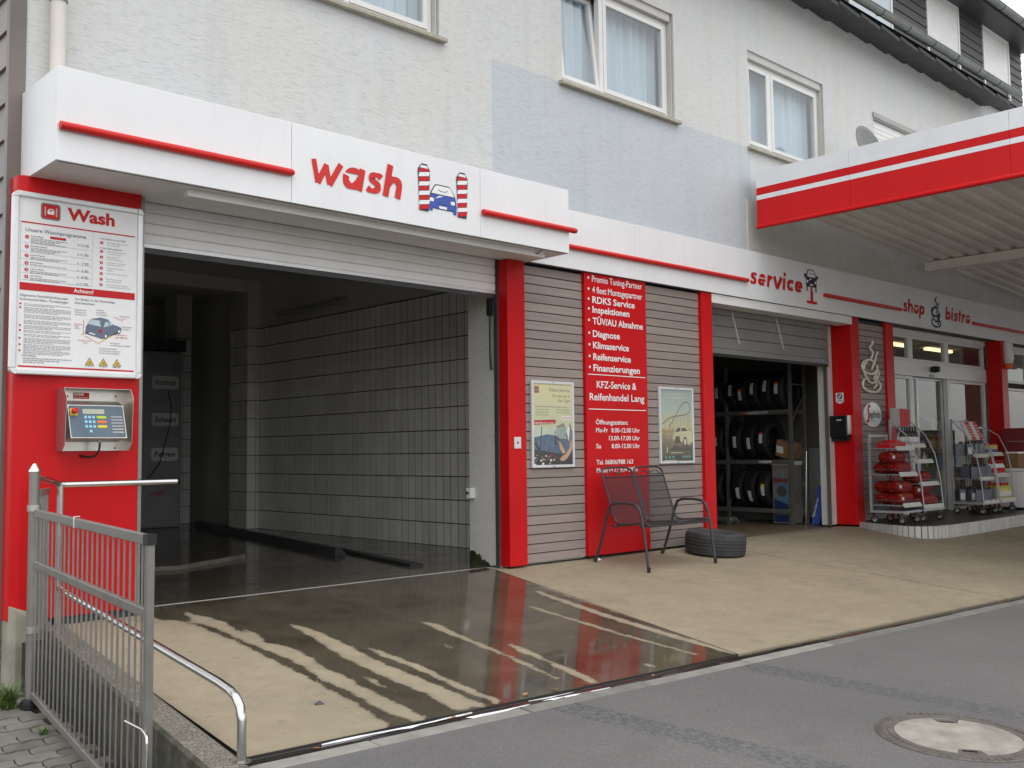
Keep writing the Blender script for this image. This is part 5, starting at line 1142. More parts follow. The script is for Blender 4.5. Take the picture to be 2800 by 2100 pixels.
def rack_tyre(y_, lv, k, tilt=0.):
    global tproto
    if tproto is None: o = tm_.build('tyre', M['newrubber'], None, smooth=32); tproto = o
    else: o = bpy.data.objects.new('tyre', tproto.data); link(o)
    R_ = .315; o.location = (RX0+.215, y_, LV[lv]+.02+R_*.985); o.rotation_euler = (math.pi/2, random.random()*6, tilt)
    tag(o, 'new tyre standing on the %s shelf of the workshop rack, %s' % (('bottom', 'middle', 'top')[lv], ('nearest the doorway', 'second from the doorway', 'third from the doorway', 'fourth from the doorway', 'fifth from the doorway', 'sixth from the doorway', 'seventh from the doorway', 'eighth from the doorway')[k]), 'tyre', 'tyres on the workshop rack')
    # paper tread label wrapped on the tread, facing -X
    l_ = MB(); a0 = math.pi+random.uniform(-.25, .2)-(.0 if lv != 0 else .25); wl = .062; n_ = 5; yy = random.uniform(-.03, .01); da = .58
    for j in range(n_):
        a, b = a0+da*j/n_-.2, a0+da*(j+1)/n_-.2; r_ = R_+.002
        P = lambda t, s: (r_*math.cos(t), s, -r_*math.sin(t))
        l_.add([P(a, yy-wl/2), P(b, yy-wl/2), P(b, yy+wl/2), P(a, yy+wl/2)], [(0, 1, 2, 3)], 1 if (j == n_-1 and k % 3 == 0) else 0)
    l_.v = [(x+o.location.x, y2+o.location.y, z+o.location.z) for x, y2, z in l_.v]
    lo = l_.build('tread_label', [M['sticker'], (M['yellow'], M['redflat'], M['orange'])[lv]], None)
    lo.parent = o; lo.matrix_parent_inverse = Matrix.LocRotScale(o.location, o.rotation_euler, None).inverted()
for lv, ys in ((2, [8.66, 8.88, 9.12, 9.34, 9.55, 9.80, 10.05, 10.3]), (1, [8.98, 9.22, 9.46, 9.82, 10.05, 10.3]), (0, [8.98, 9.22, 9.45, 9.66+.2, 10.1, 10.35])):
    for k, y_ in enumerate(ys): rack_tyre(y_, lv, k, random.uniform(-.04, .04))
cb = thing('cardboard_box', 'brown cardboard box tilted on the middle shelf beside the tyres', 'box', (14.12, 8.67, 1.02), rz=.0)
m = MB(); m.box(-.17, .17, -.13, .13, 0, .26); m.v = [(a, b*math.cos(.25)-c*math.sin(.25)*.6, c*.95+b*.25+.04) for a, b, c in m.v]; m.build('carton', M['card'], cb, local=True)
m = MB(); m.quad((-.173, .10, .12), (-.173, -.02, .09), (-.173, -.02, .2), (-.173, .10, .23)); m.build('address_label', M['sticker'], cb, local=True)
ds = thing('display_stand', 'tall printed cardboard display stand with tyre picture at the rack foot', 'display', (14.13, 8.70, .0))
MB().box(13.95, 14.32, 8.56, 8.86, .02, .98).build('carcass', M['workwall'], ds); MB().box(13.94, 14.32, 8.55, 8.87, .93, 1.0).build('header', M['baywall'], ds)
m = MB(); m.add([(13.947, a, b) for a, b in ((8.84, .30), (8.58, .30), (8.58, .66), (8.72, .82))], [(0, 1, 2, 3)], 0); m.add([(13.9465, a, b) for a, b in ((8.84, .22), (8.58, .22), (8.58, .32), (8.84, .40))], [(0, 1, 2, 3)], 1)
P = [(8.70+.085*math.cos(2*math.pi*k/16), .52+.085*math.sin(2*math.pi*k/16)) for k in range(16)]; m.add([(13.946, a, b) for a, b in P], [tuple(range(16))[::-1]], 2)
m.add([(13.9468, a, b) for a, b in ((8.84, .66), (8.58, .66), (8.58, .72), (8.84, .74))], [(0, 1, 2, 3)], 3); m.add([(13.9468, a, b) for a, b in ((8.84, .04), (8.58, .04), (8.58, .15), (8.84, .15))], [(0, 1, 2, 3)], 1)
m.build('print', [pm('sky_print', S(85, 115, 140), .5, var=.3, vs=20), pm('dull_blue_print', S(30, 50, 90), .5, var=.3, vs=20), M['ink'], pm('dull_pink_print', S(120, 60, 70), .5, var=.3, vs=20)], ds)
bs = thing('blue_sign_board', 'narrow blue sign board leaning beside the workshop door jamb', 'sign', (14.25, 8.25, 0))
m = MB(); m.hexa([(14.10, 8.28, .02), (14.12, 8.16, .02), (14.135, 8.16, .02), (14.115, 8.28, .02), (14.19, 8.20, .62), (14.21, 8.08, .62), (14.225, 8.08, .62), (14.205, 8.20, .62)]); m.build('board', M['blue'], bs)
m = MB(); xtext(m, 'Klima-Service', 0, 0, 0, .035, 0, .36); P0 = Vector((14.112, 8.235, .13)); ux = Vector((.085, -.08, .44)).normalized(); uz = Vector((.02, -.12, 0)).normalized()*-1
vs, fs = text_mesh('Klima-Service', .01); m = MB(); m.add([tuple(P0+ux*(v[0]*.055)+uz*(v[1]*.055)+Vector((-.006, -.003, 0))) for v in vs], fs); m.build('lettering', M['whitegloss'], bs)
rod = MB().tube([(14.0, 8.32, .02), (14.05, 8.30, 1.15)], .008, 8).build('metal_rod', M['chrome'], None); tag(rod, 'thin metal rod leaning by the workshop door jamb', 'rod')
jk = thing('trolley_jack', 'low steel trolley jack on the floor under the tyre rack', 'jack', (13.5, 9.6, 0))
MB().box(13.42, 13.60, 9.30, 9.95, .05, .12).build('chassis', M['steel'], jk, bevel=.02)
for x, y_ in ((13.41, 9.33), (13.61, 9.33), (13.41, 9.9), (13.61, 9.9)): MB().lathe([(0, -.02), (.045, -.02), (.045, .02), (0, .02)], (x, y_, .047), 14, 'x').build('wheel', M['steel'], jk)
# ------------------------------------------------------------------ garden bench (two mesh seats) in front of the info panel
M['benchsteel'] = pm('anthracite_tube', (.035, .036, .04), .38, var=.12, vs=8)
bn = thing('metal_bench', 'anthracite two seat metal bench standing before the red info panel', 'bench', (8.76, 7.05, slab_z(7.05)))
def gz(y_): return slab_z(y_)
for s, x in ((-1, 8.175), (1, 9.34)):
    xo = x; pts = [(xo+.00*s, 7.43, gz(7.43)), (xo, 7.33, .25), (xo, 7.24, .52), (xo, 7.20, .605), (xo, 7.13, .632), (xo, 6.98, .635), (xo, 6.86, .622), (xo, 6.80, .575), (xo, 6.775, .50), (xo, 6.74, .30), (xo, 6.69, gz(6.69)+.002)]
    MB().tube(pts, .0155, 10).build('arm_and_legs', M['benchsteel'], bn, smooth=60)
    for p_ in (pts[0], pts[-1]): MB().tube([(p_[0], p_[1], p_[2]+.003), (p_[0], p_[1]+(.01 if p_[1] > 7 else -.002), p_[2]+.055)], .019, 10).build('foot_cap', M['black'], bn)
for z, y_ in ((.385, 7.17), (.395, 6.79)): MB().tube([(8.175, y_, z), (9.34, y_, z)], .013, 8).build('cross_tube', M['benchsteel'], bn, smooth=60)
def sprof(t):       # profile of seat and back: t 0 (front lip) .. 1 (top of back)
    pr = [(6.72, .395), (6.76, .425), (6.90, .418), (7.05, .405), (7.13, .405), (7.175, .425), (7.21, .48), (7.27, .66), (7.34, .86), (7.37, .945)]
    L = [0]
    for a, b in zip(pr[:-1], pr[1:]): L.append(L[-1]+math.hypot(b[0]-a[0], b[1]-a[1]))
    s_ = t*L[-1]
    for i in range(len(pr)-1):
        if s_ <= L[i+1]+1e-9:
            f = (s_-L[i])/(L[i+1]-L[i]); return (pr[i][0]+(pr[i+1][0]-pr[i][0])*f, pr[i][1]+(pr[i+1][1]-pr[i][1])*f)
    return pr[-1]
for sx0, sx1 in ((8.235, 8.745), (8.775, 9.285)):
    fr = MB(); N = 26; left = [(sx0, *sprof(i/N)) for i in range(N+1)]; right = [(sx1, *sprof(i/N)) for i in range(N, -1, -1)]
    ty_, tz_ = sprof(1.); top = [(sx0+.02, ty_+.012, tz_+.035), (sx0+.07, ty_+.02, tz_+.055), ((sx0+sx1)/2, ty_+.022, tz_+.062), (sx1-.07, ty_+.02, tz_+.055), (sx1-.02, ty_+.012, tz_+.035)]
    fr.tube(left+top+right+[(sx0, *sprof(0))], .0115, 8); fr.build('seat_frame', M['benchsteel'], bn, smooth=60)
    c1_ = MB(); c1_.tube([(sx0, *sprof(.955)), (sx1, *sprof(.955))], .009, 8); y9, z9 = sprof(.975)
    xm = (sx0+sx1)/2
    for d in (-1, 1): c1_.tube([(xm+d*.02, y9, z9+.01), (xm+d*.09, y9+.004, z9+.045), (xm+d*.15, y9+.004, z9+.04), (xm+d*.19, y9, z9+.005)], .005, 6)
    for k in range(5):
        a = 2*math.pi*k/5+.3; c1_.add([(xm, y9-.006, z9+.025), (xm+.022*math.cos(a-.45), y9, z9+.025+.022*math.sin(a-.45)), (xm+.04*math.cos(a), y9-.004, z9+.025+.04*math.sin(a)), (xm+.022*math.cos(a+.45), y9, z9+.025+.022*math.sin(a+.45))], [(0, 1, 2, 3), (3, 2, 1, 0)])
    c1_.build('back_ornament', M['benchsteel'], bn, smooth=60)
    ms = MB(); W_ = sx1-sx0-.02; nx = 44; ny = 96; wd_ = .0042
    for i in range(nx):
        x = sx0+.01+W_*(i+.5)/nx
        pts = [sprof(.02+.93*j/24) for j in range(25)]
        vs = []
        for y_, z_ in pts: vs += [(x-wd_/2, y_, z_), (x+wd_/2, y_, z_)]
        ms.add(vs, [(2*j, 2*j+1, 2*j+3, 2*j+2) for j in range(24)])
    for j in range(ny):
        t_ = .02+.93*j/ny; a = sprof(t_); b = sprof(t_+.0035); ms.add([(sx0+.01, a[0], a[1]-.0005), (sx1-.01, a[0], a[1]-.0005), (sx1-.01, b[0], b[1]-.0005), (sx0+.01, b[0], b[1]-.0005)], [(0, 1, 2, 3)])
    ms.build('seat_mesh', M['benchsteel'], bn)
# ------------------------------------------------------------------ retaining wall, gate, rails at the left
rw = MB()
def wl(y_): k = (7.45-y_)/3.1; return 2.43-.27*k, 2.595-.245*k
ys = [7.46, 6.6, 5.8, 5.0, 4.32]
vs = []
for y_ in ys:
    a, b = wl(y_); z = slab_z(y_)+.022; vs += [(a, y_, -1.0), (b, y_, -1.0), (b, y_, z-.012), (b-.02, y_, z), (a+.02, y_, z), (a, y_, z-.015)]
n = 6; fs = [(i*n+k, i*n+(k+1) % n, (i+1)*n+(k+1) % n, (i+1)*n+k) for i in range(len(ys)-1) for k in range(n)]+[tuple(range(n-1, -1, -1)), tuple((len(ys)-1)*n+k for k in range(n))]
rw.add(vs, fs); rw.m = [1 if (i < 4*n and i % n in (4, 5)) else 0 for i in range(len(fs))]
def mossy():
    t = NT('mossy_concrete'); n1 = t.noise(14., 6., .7); n2 = t.noise(1., 5., .7, t.scaled(9, 9, .9)); cc = t.ramp(n1, .3, .7, (.035, .033, .024), (.12, .11, .085)); cc = t.mix(t.math('MULTIPLY', t.ramp(n2, .42, .62), .8), cc, (.022, .024, .012)); t.col(cc); t.rough(.95); t.bump(n1, .8, .01); return t.mat
M['mossy'] = mossy()
tag(rw.build('retaining_wall', [M['aggregate'], M['mossy']]), 'low weathered concrete retaining wall between paved path and wash forecourt', 'wall')
m = MB(); m.hexa([(2.25, 7.40, -1.0), (2.45, 7.40, -1.0), (2.62, 7.69, -1.0), (2.25, 7.69, -1.0), (2.25, 7.40, .16), (2.45, 7.40, .02), (2.62, 7.69, .03), (2.25, 7.69, .17)])
M['oldconcrete'] = pm('old_concrete', (.27, .255, .205), .95, var=.25, vs=5, bump=.5, bs=40, streak=.35)
tag(m.build('wall_block', M['oldconcrete'], bevel=.01), 'short concrete wall block under the red pillar beside the gate post', 'wall')
gt = thing('steel_gate', 'open galvanised steel bar gate with round post at the lower left', 'gate', (2.19, 6.87, -.4))
G0, G1 = Vector((2.185, 6.80, 0)), Vector((2.035, 4.74, 0)); GD = (G1-G0)
def gp(f, z): p_ = G0+GD*f; return Vector((p_.x, p_.y, z))
po = MB(); po.tube([(2.19, 6.87, -.398), (2.19, 6.87, 1.10)], .031, 16); poo = po.build('post', M['steel'], gt, smooth=50)
MB().lathe([(.036, 0), (.036, .008), (.012, .05), (.006, .055), (0, .057)], (2.19, 6.87, 1.098), 16).build('post_cap', M['chrome'], poo, smooth=40)
for z in (.865, .09): MB().lathe([(.031, -.02), (.040, -.02), (.040, .02), (.031, .02)], (2.19, 6.87, z), 16).build('hinge_collar', M['stainless'], gt, smooth=40)
MB().lathe([(0, .03), (.03, .03), (.05, .02), (.052, 0), (.06, 0), (.06, -.03), (0, -.03)], (2.19, 6.87, -.37), 16).build('post_foot', M['black'], gt, smooth=40)
for z0, z1, h_ in ((.835, .79, .05), (.51, .44, .045), (-.31, -.525, .045)): MB().bar(gp(0, z0), gp(1, z1), .03, h_).build('rail', M['steel'], gt, bevel=.003)
MB().bar(gp(1.01, -.56), gp(1.01, .815), .038, .036).build('end_stile', M['steel'], gt, bevel=.003); MB().bar(gp(1.01, .766), gp(1.01, .818), .047, .05).build('stile_cap', M['black'], gt)
b0 = None
for k in range(23):
    f = .012+k*.0432; p_ = gp(f, -.30-.215*f); zt = .835-.045*f
    if b0 is None: b0 = MB().tube([(0, 0, 0), (0, 0, 1.11)], .0062, 8).build('bar', M['steel'], gt, local=True, smooth=60); o = b0
    else: o = b0.copy(); col.objects.link(o)
    o.location = p_-gt.location; o.scale = (1, 1, (zt-p_.z)/1.11)
db = MB(); e = gp(1.01, 0); db.tube([(2.03, 4.97, -.105), (2.02, 4.75, -.102), (2.0, 4.66, -.104), (1.995, 4.635, -.115), (1.993, 4.63, -.14), (1.993, 4.63, -.60)], .007, 8); db.build('drop_bolt', M['chrome'], gt, smooth=60)
tw_ = MB(); c = gp(.42, .82); tw_.tube([c+Vector((.02, 0, .03)), c+Vector((-.02, -.02, .03)), c+Vector((-.022, -.03, -.03)), c+Vector((.02, -.01, -.035))], .003, 5); tw_.build('wire_tie', M['white'], gt)
fs_ = thing('bar_fence', 'short bar fence panel between gate post and handrail post', 'fence', (2.33, 7.1, .0))
a, b = Vector((2.25, 6.95, 0)), Vector((2.42, 7.30, 0))
for z in (.96, .04): MB().bar((a.x, a.y, z), (b.x, b.y, z), .025, .04).build('rail', M['steel'], fs_)
for k in range(5): p_ = a+(b-a)*(.08+k*.21); MB().tube([(p_.x, p_.y, .04), (p_.x, p_.y, .96)], .007, 8).build('bar', M['steel'], fs_, smooth=60)
hr = thing('handrail', 'bent stainless tube handrail along the top of the retaining wall', 'handrail', (2.45, 7.2, 0))
MB().tube([(2.465, 7.2, -.01), (2.465, 7.2, 1.0)], .022, 14).build('post', M['stainless'], hr, smooth=60)
MB().tube([(2.2, 6.89, 1.06), (2.35, 7.08, 1.035), (2.44, 7.19, 1.008), (2.47, 7.205, 1.002), (2.51, 7.205, 1.0), (3.30, 7.2, 1.0)], .022, 14).build('top_rail', M['chrome'], hr, smooth=60)
pe = (2.335, 4.37, slab_z(4.37)+.02)
MB().tube([(2.46, 7.18, .30), (2.40, 6.0, .205), (2.345, 4.62, .085), (2.339, 4.50, .07), (2.336, 4.43, .05), (2.335, 4.385, .01), (2.335, 4.37, -.05), pe], .022, 14).build('lower_rail', M['chrome'], hr, smooth=60)
MB().lathe([(0, .004), (.045, .004), (.045, 0), (0, 0)], pe, 14).build('base_plate', M['steel'], hr)
MB().lathe([(0, .004), (.045, .004), (.045, 0), (0, 0)], (2.465, 7.2, -.012), 14).build('base_plate', M['steel'], hr)
# weeds at the wall foot
def weed(x, y_, z, n_, h_, sp, label, seed):
    rd = random.Random(seed); t = thing('weed', label, 'plant', (x, y_, z)); m = MB()
    for k in range(n_):
        a = rd.random()*6.28; L = h_*rd.uniform(.5, 1.1); r_ = sp*rd.uniform(.3, 1); bx0, by0 = x+rd.uniform(-.5, .5)*sp*.6, y_+rd.uniform(-.5, .5)*sp*.6; w_ = rd.uniform(.003, .007)
        dx, dy = math.cos(a), math.sin(a); P = []
        for j in range(4):
            f = j/3; P.append(Vector((bx0+dx*r_*f*f, by0+dy*r_*f*f, z+L*(f-.25*f*f*rd.random()))))
        for j in range(3):
            w0, w1 = w_*(1-j/3.2), w_*(1-(j+1)/3.2)
            m.add([P[j]+Vector((-dy*w0, dx*w0, 0)), P[j]-Vector((-dy*w0, dx*w0, 0)), P[j+1]-Vector((-dy*w1, dx*w1, 0)), P[j+1]+Vector((-dy*w1, dx*w1, 0))], [(0, 1, 2, 3)])
    m.build('leaves', M['leaf'], t)
weed(2.08, 6.98, PZ, 190, .17, .16, 'bushy grass tuft at the foot of the gate post', 1); weed(1.98, 7.5, PZ, 70, .16, .12, 'grass tuft behind the gate post below the plinth', 2)
weed(2.09, 5.55, path_z(5.55), 40, .09, .08, 'small weed on the path under the gate bottom rail', 3); weed(2.14, 4.85, path_z(4.85), 60, .24, .06, 'tall grass weed growing at the wall foot near the gate end', 4)
weed(2.10, 6.35, path_z(6.35), 25, .06, .07, 'tiny weed in the paver joints near the gate hinge', 5)
# ------------------------------------------------------------------ shop platform with white edge tiles
PLZ = .07
edge = [(14.30, 7.60), (14.20, 7.44), (14.08, 7.20), (13.97, 6.95), (13.91, 6.72), (13.92, 6.54), (14.00, 6.42), (14.15, 6.345), (14.45, 6.30), (15.0, 6.29), (16, 6.30), (18, 6.36), (21, 6.46), (26, 6.6)]
E = smooth_poly(edge)
m = MB(); n = len(E)
top = [(x, y, PLZ) for x, y in E]+[(26, 9, PLZ), (14.46, 9, PLZ)]
m.add(top, [tuple(range(len(top)))]); m.add([(x, y, PLZ) for x, y in E]+[(x, y, -.3) for x, y in E], [(i, i+n, i+1+n, i+1) for i in range(n-1)])
plat = tag(m.build('shop_platform', M['floortile']), kind='structure')
L = [0]
for a, b in zip(E[:-1], E[1:]): L.append(L[-1]+math.hypot(b[0]-a[0], b[1]-a[1]))
def at_len(s):
    for i in range(len(E)-1):
        if L[i+1] >= s: f = (s-L[i])/(L[i+1]-L[i]); return (E[i][0]+(E[i+1][0]-E[i][0])*f, E[i][1]+(E[i+1][1]-E[i][1])*f)
    return E[-1]
s = .02
while s < 8.2:
    a, b = at_len(s+.006), at_len(s+.080); d = Vector((b[0]-a[0], b[1]-a[1], 0)).normalized(); nn = Vector((d.y, -d.x, 0))
    if nn.y > 0 and nn.x > 0: nn = -nn
    o_ = nn*.012; zb = slab_z(min(a[1], 7.6))-.02; zt = PLZ+.003
    tl_ = MB(); A_, B_ = Vector((*a, 0)), Vector((*b, 0)); i_ = -nn*.03
    tl_.hexa([A_+o_+Vector((0, 0, zb)), B_+o_+Vector((0, 0, zb)), B_+i_+Vector((0, 0, zb)), A_+i_+Vector((0, 0, zb)), A_+o_+Vector((0, 0, zt)), B_+o_+Vector((0, 0, zt)), B_+i_+Vector((0, 0, zt)), A_+i_+Vector((0, 0, zt))])
    tl_.build('edge_tile', M['edgetile'], plat); s += .086
# ------------------------------------------------------------------ shop front
sh = thing('glazed_shopfront', 'white framed glass shop front with sliding doors behind the display carts', 'shop front', (17.8, 7.8, PLZ))
SGY = 7.82
hd = MB(); hd.box(15.57, 26, SGY-.05, SGY+.10, 3.10, 3.195); hd.build('head_rail', M['white'], sh)
def shopframe(x0, x1, z0, z1, t=.05): m = MB(); frame_rect(m, x0, x1, z0, z1, SGY-.03, SGY+.05, t); return m.build('window_frame', M['pvc'], sh, bevel=.004)
def shoppane(x0, x1, z0, z1, par): MB().quad((x0, SGY+.006, z0), (x1, SGY+.006, z0), (x1, SGY+.006, z1), (x0, SGY+.006, z1)).build('pane', M['shopglass'], par)
for x0, x1, z0, z1 in ((15.57, 16.62, 2.66, 3.10), (16.67, 18.05, 2.66, 3.10), (18.10, 19.72, 2.66, 3.10), (15.57, 16.62, PLZ, 2.40), (18.10, 19.72, PLZ, 2.40), (20.02, 21.9, PLZ, 2.35), (20.02, 21.9, 2.45, 3.10), (21.95, 23.6, PLZ, 2.35), (21.95, 23.6, 2.45, 3.10)):
    f_ = shopframe(x0, x1, z0, z1); shoppane(x0+.05, x1-.05, z0+.05, z1-.05, f_)
MB().box(15.57, 19.72, SGY-.06, SGY+.12, 2.405, 2.655).build('door_header', M['pvc'], sh, bevel=.006)
for x in (16.645, 18.075): MB().box(x-.022, x+.022, SGY-.028, SGY+.05, PLZ, 3.09).build('post', M['pvc'], sh)
for a, b in ((16.67, 17.03), (17.03, 18.05)):
    m = MB(); frame_rect(m, a+.002, b-.002, PLZ+.01, 2.40, SGY+.06, SGY+.10, .03); d_ = m.build('door_leaf', M['alu'], sh); MB().quad((a+.03, SGY+.08, PLZ+.04), (b-.03, SGY+.08, PLZ+.04), (b-.03, SGY+.08, 2.37), (a+.03, SGY+.08, 2.37)).build('pane', M['shopglass'], d_)
for sx in (-1, 1):
    m = MB(); cx_ = 17.03+sx*.14
    for a in (25, 90, 155): 
        aa = math.radians(a)*sx; m.ribbon([(cx_+sx*.01, 1.02), (cx_+sx*.10*math.sin(math.radians(a)), 1.02+.10*math.cos(math.radians(a)))], .035, SGY+.055)
    m.poly([(cx_-sx*.06, 1.02), (cx_+sx*.03, .96), (cx_+sx*.03, 1.08)], SGY+.0545); m.build('arrow_sticker', M['whitegloss'], sh)
cm = thing('security_camera', 'small black sensor on the white sliding door header', 'sensor', (17.35, 7.74, 2.5))
m = MB(); m.lathe([(0, -.1), (.05, -.09), (.06, 0), (.05, .05), (0, .06)], (17.33, 7.70, 2.545), 14, 'y'); m.build('body', M['black'], cm, smooth=50); MB().box(17.25, 17.43, 7.745, 7.76, 2.42, 2.46).build('bracket', M['grey'], cm)
# shop interior: floor, walls, ceiling with lamps, shelving
si = thing('shop_interior', 'shelves and counters seen dimly through the shop glass', 'shop interior', (18.5, 9.5, PLZ))
m = MB(); m.box(15.3, 15.4, 7.95, 13, PLZ, 3.3); m.box(15.3, 26, 13, 13.1, PLZ, 3.3); m.box(26, 26.1, 7.9, 13.1, PLZ, 3.3); m.box(15.3, 26, 7.93, 13.1, 3.3, 3.36); m.build('room_walls', M['plaster'], si)
MB().box(14.95, 26, 7.9, 13, PLZ-.02, PLZ+.004).build('room_floor', M['floortile'], si)
def emat(name, c, s_):
    t = NT(name); t.b.inputs['Emission Color'].default_value = (*c, 1); t.b.inputs['Emission Strength'].default_value = s_; t.col(c); return t.mat
M['lampglow'] = emat('lit_tube', (1., .80, .45), 1.6)
for x, y_ in ((17.6, 9.4), (19.4, 9.4), (21.4, 9.4), (18.4, 11), (20.6, 11)): MB().box(x-.6, x+.6, y_-.05, y_+.05, 3.24, 3.29).build('ceiling_lamp', M['lampglow'], si)
M['goods'] = [pm('goods_%d' % i, c, .5, var=.2, vs=20) for i, c in enumerate(((.45, .05, .04), (.5, .42, .1), (.1, .2, .35), (.55, .53, .5), (.08, .25, .08), (.05, .05, .05)))]
for bx0, bx1, by in ((15.6, 16.5, 9.6), (18.2, 19.5, 10.2), (20.4, 23.5, 9.8), (16.9, 18.0, 11.5)):
    for z in (.35, .75, 1.15, 1.55):
        MB().box(bx0, bx1, by, by+.4, z, z+.02).build('shelf', M['grey'], si); x = bx0
        while x < bx1-.12:
            w_ = random.uniform(.08, .2); MB().box(x, x+w_*.92, by+.02, by+.25, z+.021, z+.021+random.uniform(.12, .3)).build('goods', random.choice(M['goods']), si); x += w_
    MB().box(bx0, bx1, by+.4, by+.43, PLZ+.01, 1.9).build('shelf_back', M['grey'], si)
MB().box(16.55, 17.9, 8.9, 9.2, PLZ+.01, 1.05).build('counter', M['card'], si)
po_ = MB(); po_.box(16.85, 17.0, SGY+.12, SGY+.121, 1.42, 1.75); po_.build('door_notice', M['yellow'], si)
# coffee cup sign and round coffee brand sign on the narrow cladding
cs = thing('cup_sign', 'cream tube sign shaped as a steaming coffee cup on narrow cladding', 'sign', (14.8, 7.58, 2.07))
M['creamtube'] = pm('cream_neon_tube', (.74, .72, .60), .4, var=.06)
for s_ in CUP:
    P = [(14.49+(a-190)/260*.60, 7.565, 2.86-(b-335)/635*.80) for a, b in s_]; MB().tube(P, .019, 8).build('tube_stroke', M['creamtube'], cs, smooth=60)
os_ = thing('coffee_sign', 'round white coffee sign with a red S on narrow cladding', 'sign', (14.82, 7.59, 1.5))
m = MB(); m.poly([(14.82+.27*math.cos(k*.2618), 1.705+.195*math.sin(k*.2618)) for k in range(24)], 7.575, 0, .024); m.build('disc', M['whitegloss'], os_)
m = MB(); m.ribbon([(14.735, 1.845), (14.68, 1.835), (14.665, 1.77), (14.685, 1.70), (14.665, 1.61), (14.61, 1.60)], .045, 7.573, 0); m.text('egafredo', 14.705, 1.66, 7.5735, h=.105, w=.355, m=1, bold=.015); m.text('ZANETTI', 14.82, 1.60, 7.5735, h=.02, w=.16, m=1, align='c'); m.build('lettering', [M['redflat'], M['ink']], os_)
# ------------------------------------------------------------------ display carts
M['cart'] = pm('cart_grey', (.40, .40, .42), .4, metal=.3, var=.08)
def cart(x0, w_, y0, y1, label, levels, zt, curved=True):
    t = thing('display_cart', label, 'display cart', (x0+w_/2, (y0+y1)/2, PLZ), group='wheeled display carts before the shop')
    zb = PLZ+.16
    MB().box(x0, x0+w_, y0, y1, zb, zb+.035).build('base_frame', M['cart'], t, bevel=.006)
    for x in (x0+.02, x0+w_-.02): MB().box(x-.018, x+.018, y1-.03, y1, zb+.03, zt).build('rear_upright', M['cart'], t)
    MB().box(x0+.039, x0+w_-.039, y1-.02, y1-.005, zt-.05, zt-.012).build('rear_rail', M['cart'], t)
    if curved:
        for x in (x0, x0+w_): MB().tube([(x, y0+.01, zb+.02), (x, y0+.04, zb+.45), (x, y0+.11, zb+.85), (x, y0+.25, zb+1.15), (x, y1-.03, zt-.02)], .010, 8).build('curved_side_tube', M['cart'], t, smooth=60)
    for z, dp_ in levels:
        MB().box(x0+.012, x0+w_-.012, y1-dp_, y1-.032, z-.012, z).build('shelf', M['cart'], t)
        MB().hexa([(x0+.012, y1-dp_-.03, z-.035), (x0+w_-.012, y1-dp_-.03, z-.035), (x0+w_-.012, y1-dp_-.002, z+.0), (x0+.012, y1-dp_-.002, z+.0), (x0+.012, y1-dp_-.034, z-.02), (x0+w_-.012, y1-dp_-.034, z-.02), (x0+w_-.012, y1-dp_-.004, z+.03), (x0+.012, y1-dp_-.004, z+.03)]).build('price_strip', M['baywall'], t)
        m = MB(); m.tube([(x0+.012, y1-.03, z+.07), (x0+.012, y1-dp_+.0, z+.06), (x0+w_-.012, y1-dp_, z+.06), (x0+w_-.012, y1-.03, z+.07)], .004, 5); m.build('wire_guard', M['steel'], t)
    for x in (x0+.05, x0+w_-.05):
        for y_ in (y0+.05, y1-.05):
            wv = MB().lathe([(.0, -.014), (.05, -.016), (.058, -.01), (.058, .01), (.05, .016), (0, .014)], (x, y_, PLZ+.059), 18, 'x').build('wheel', M['rubber'], t, smooth=40)
            MB().lathe([(0, -.019), (.032, -.018), (.034, .018), (0, .019)], (x, y_, PLZ+.059), 14, 'x').build('rim', M['grey'], wv)
            m = MB(); m.box(x-.024, x-.019, y_-.02, y_+.02, PLZ+.06, PLZ+.158); m.box(x+.019, x+.024, y_-.02, y_+.02, PLZ+.06, PLZ+.158); m.box(x-.024, x+.024, y_-.02, y_+.02, PLZ+.14, PLZ+.159); m.build('caster_fork', M['chrome'], t)
    return t
CY0, CY1 = 6.80, 7.32
cart(14.12, .58, CY0, CY1, 'leftmost display cart, loaded with red charcoal bags and boxes', [(.35, .50), (.80, .46), (1.18, .42)], 1.40, False)
cart(14.80, .66, CY0, CY1, 'display cart with red bags and dark bottles, second from the left', [(.30, .50), (.64, .44), (.98, .36), (1.22, .25)], 1.62)
cart(16.98, .62, CY0, CY1, 'display cart stacked with grey oil cans, second from the right', [(.28, .50), (.66, .44), (1.04, .36)], 1.66)
cart(17.66, .66, CY0, CY1, 'rightmost display cart with yellow washer fluid bottles', [(.28, .50), (.70, .42), (1.06, .32)], 1.55)
def bag_mesh():
    m = MB(); N, K = 12, 12; vs = []
    for i in range(N+1):
        f = i/N; x = (f-.5); k = (max(0, 1-abs(2*f-1)**5))**.6
        for j in range(K):
            a = 2*math.pi*j/K; c_, s_ = math.cos(a), math.sin(a)
            yy = math.copysign(abs(c_)**.5, c_)*.5*(.85+.15*k); zz = math.copysign(abs(s_)**.6, s_)*.5*(.10+.90*k)*(1+.14*math.sin(i*2.3+j*1.7)+.08*math.sin(i*5.1-j*2.9))
            vs.append((x, yy, zz))
    fs = [(i*K+j, i*K+(j+1) % K, (i+1)*K+(j+1) % K, (i+1)*K+j) for i in range(N) for j in range(K)]+[tuple(range(K-1, -1, -1)), tuple(N*K+j for j in range(K))]
    return m.add(vs, fs)
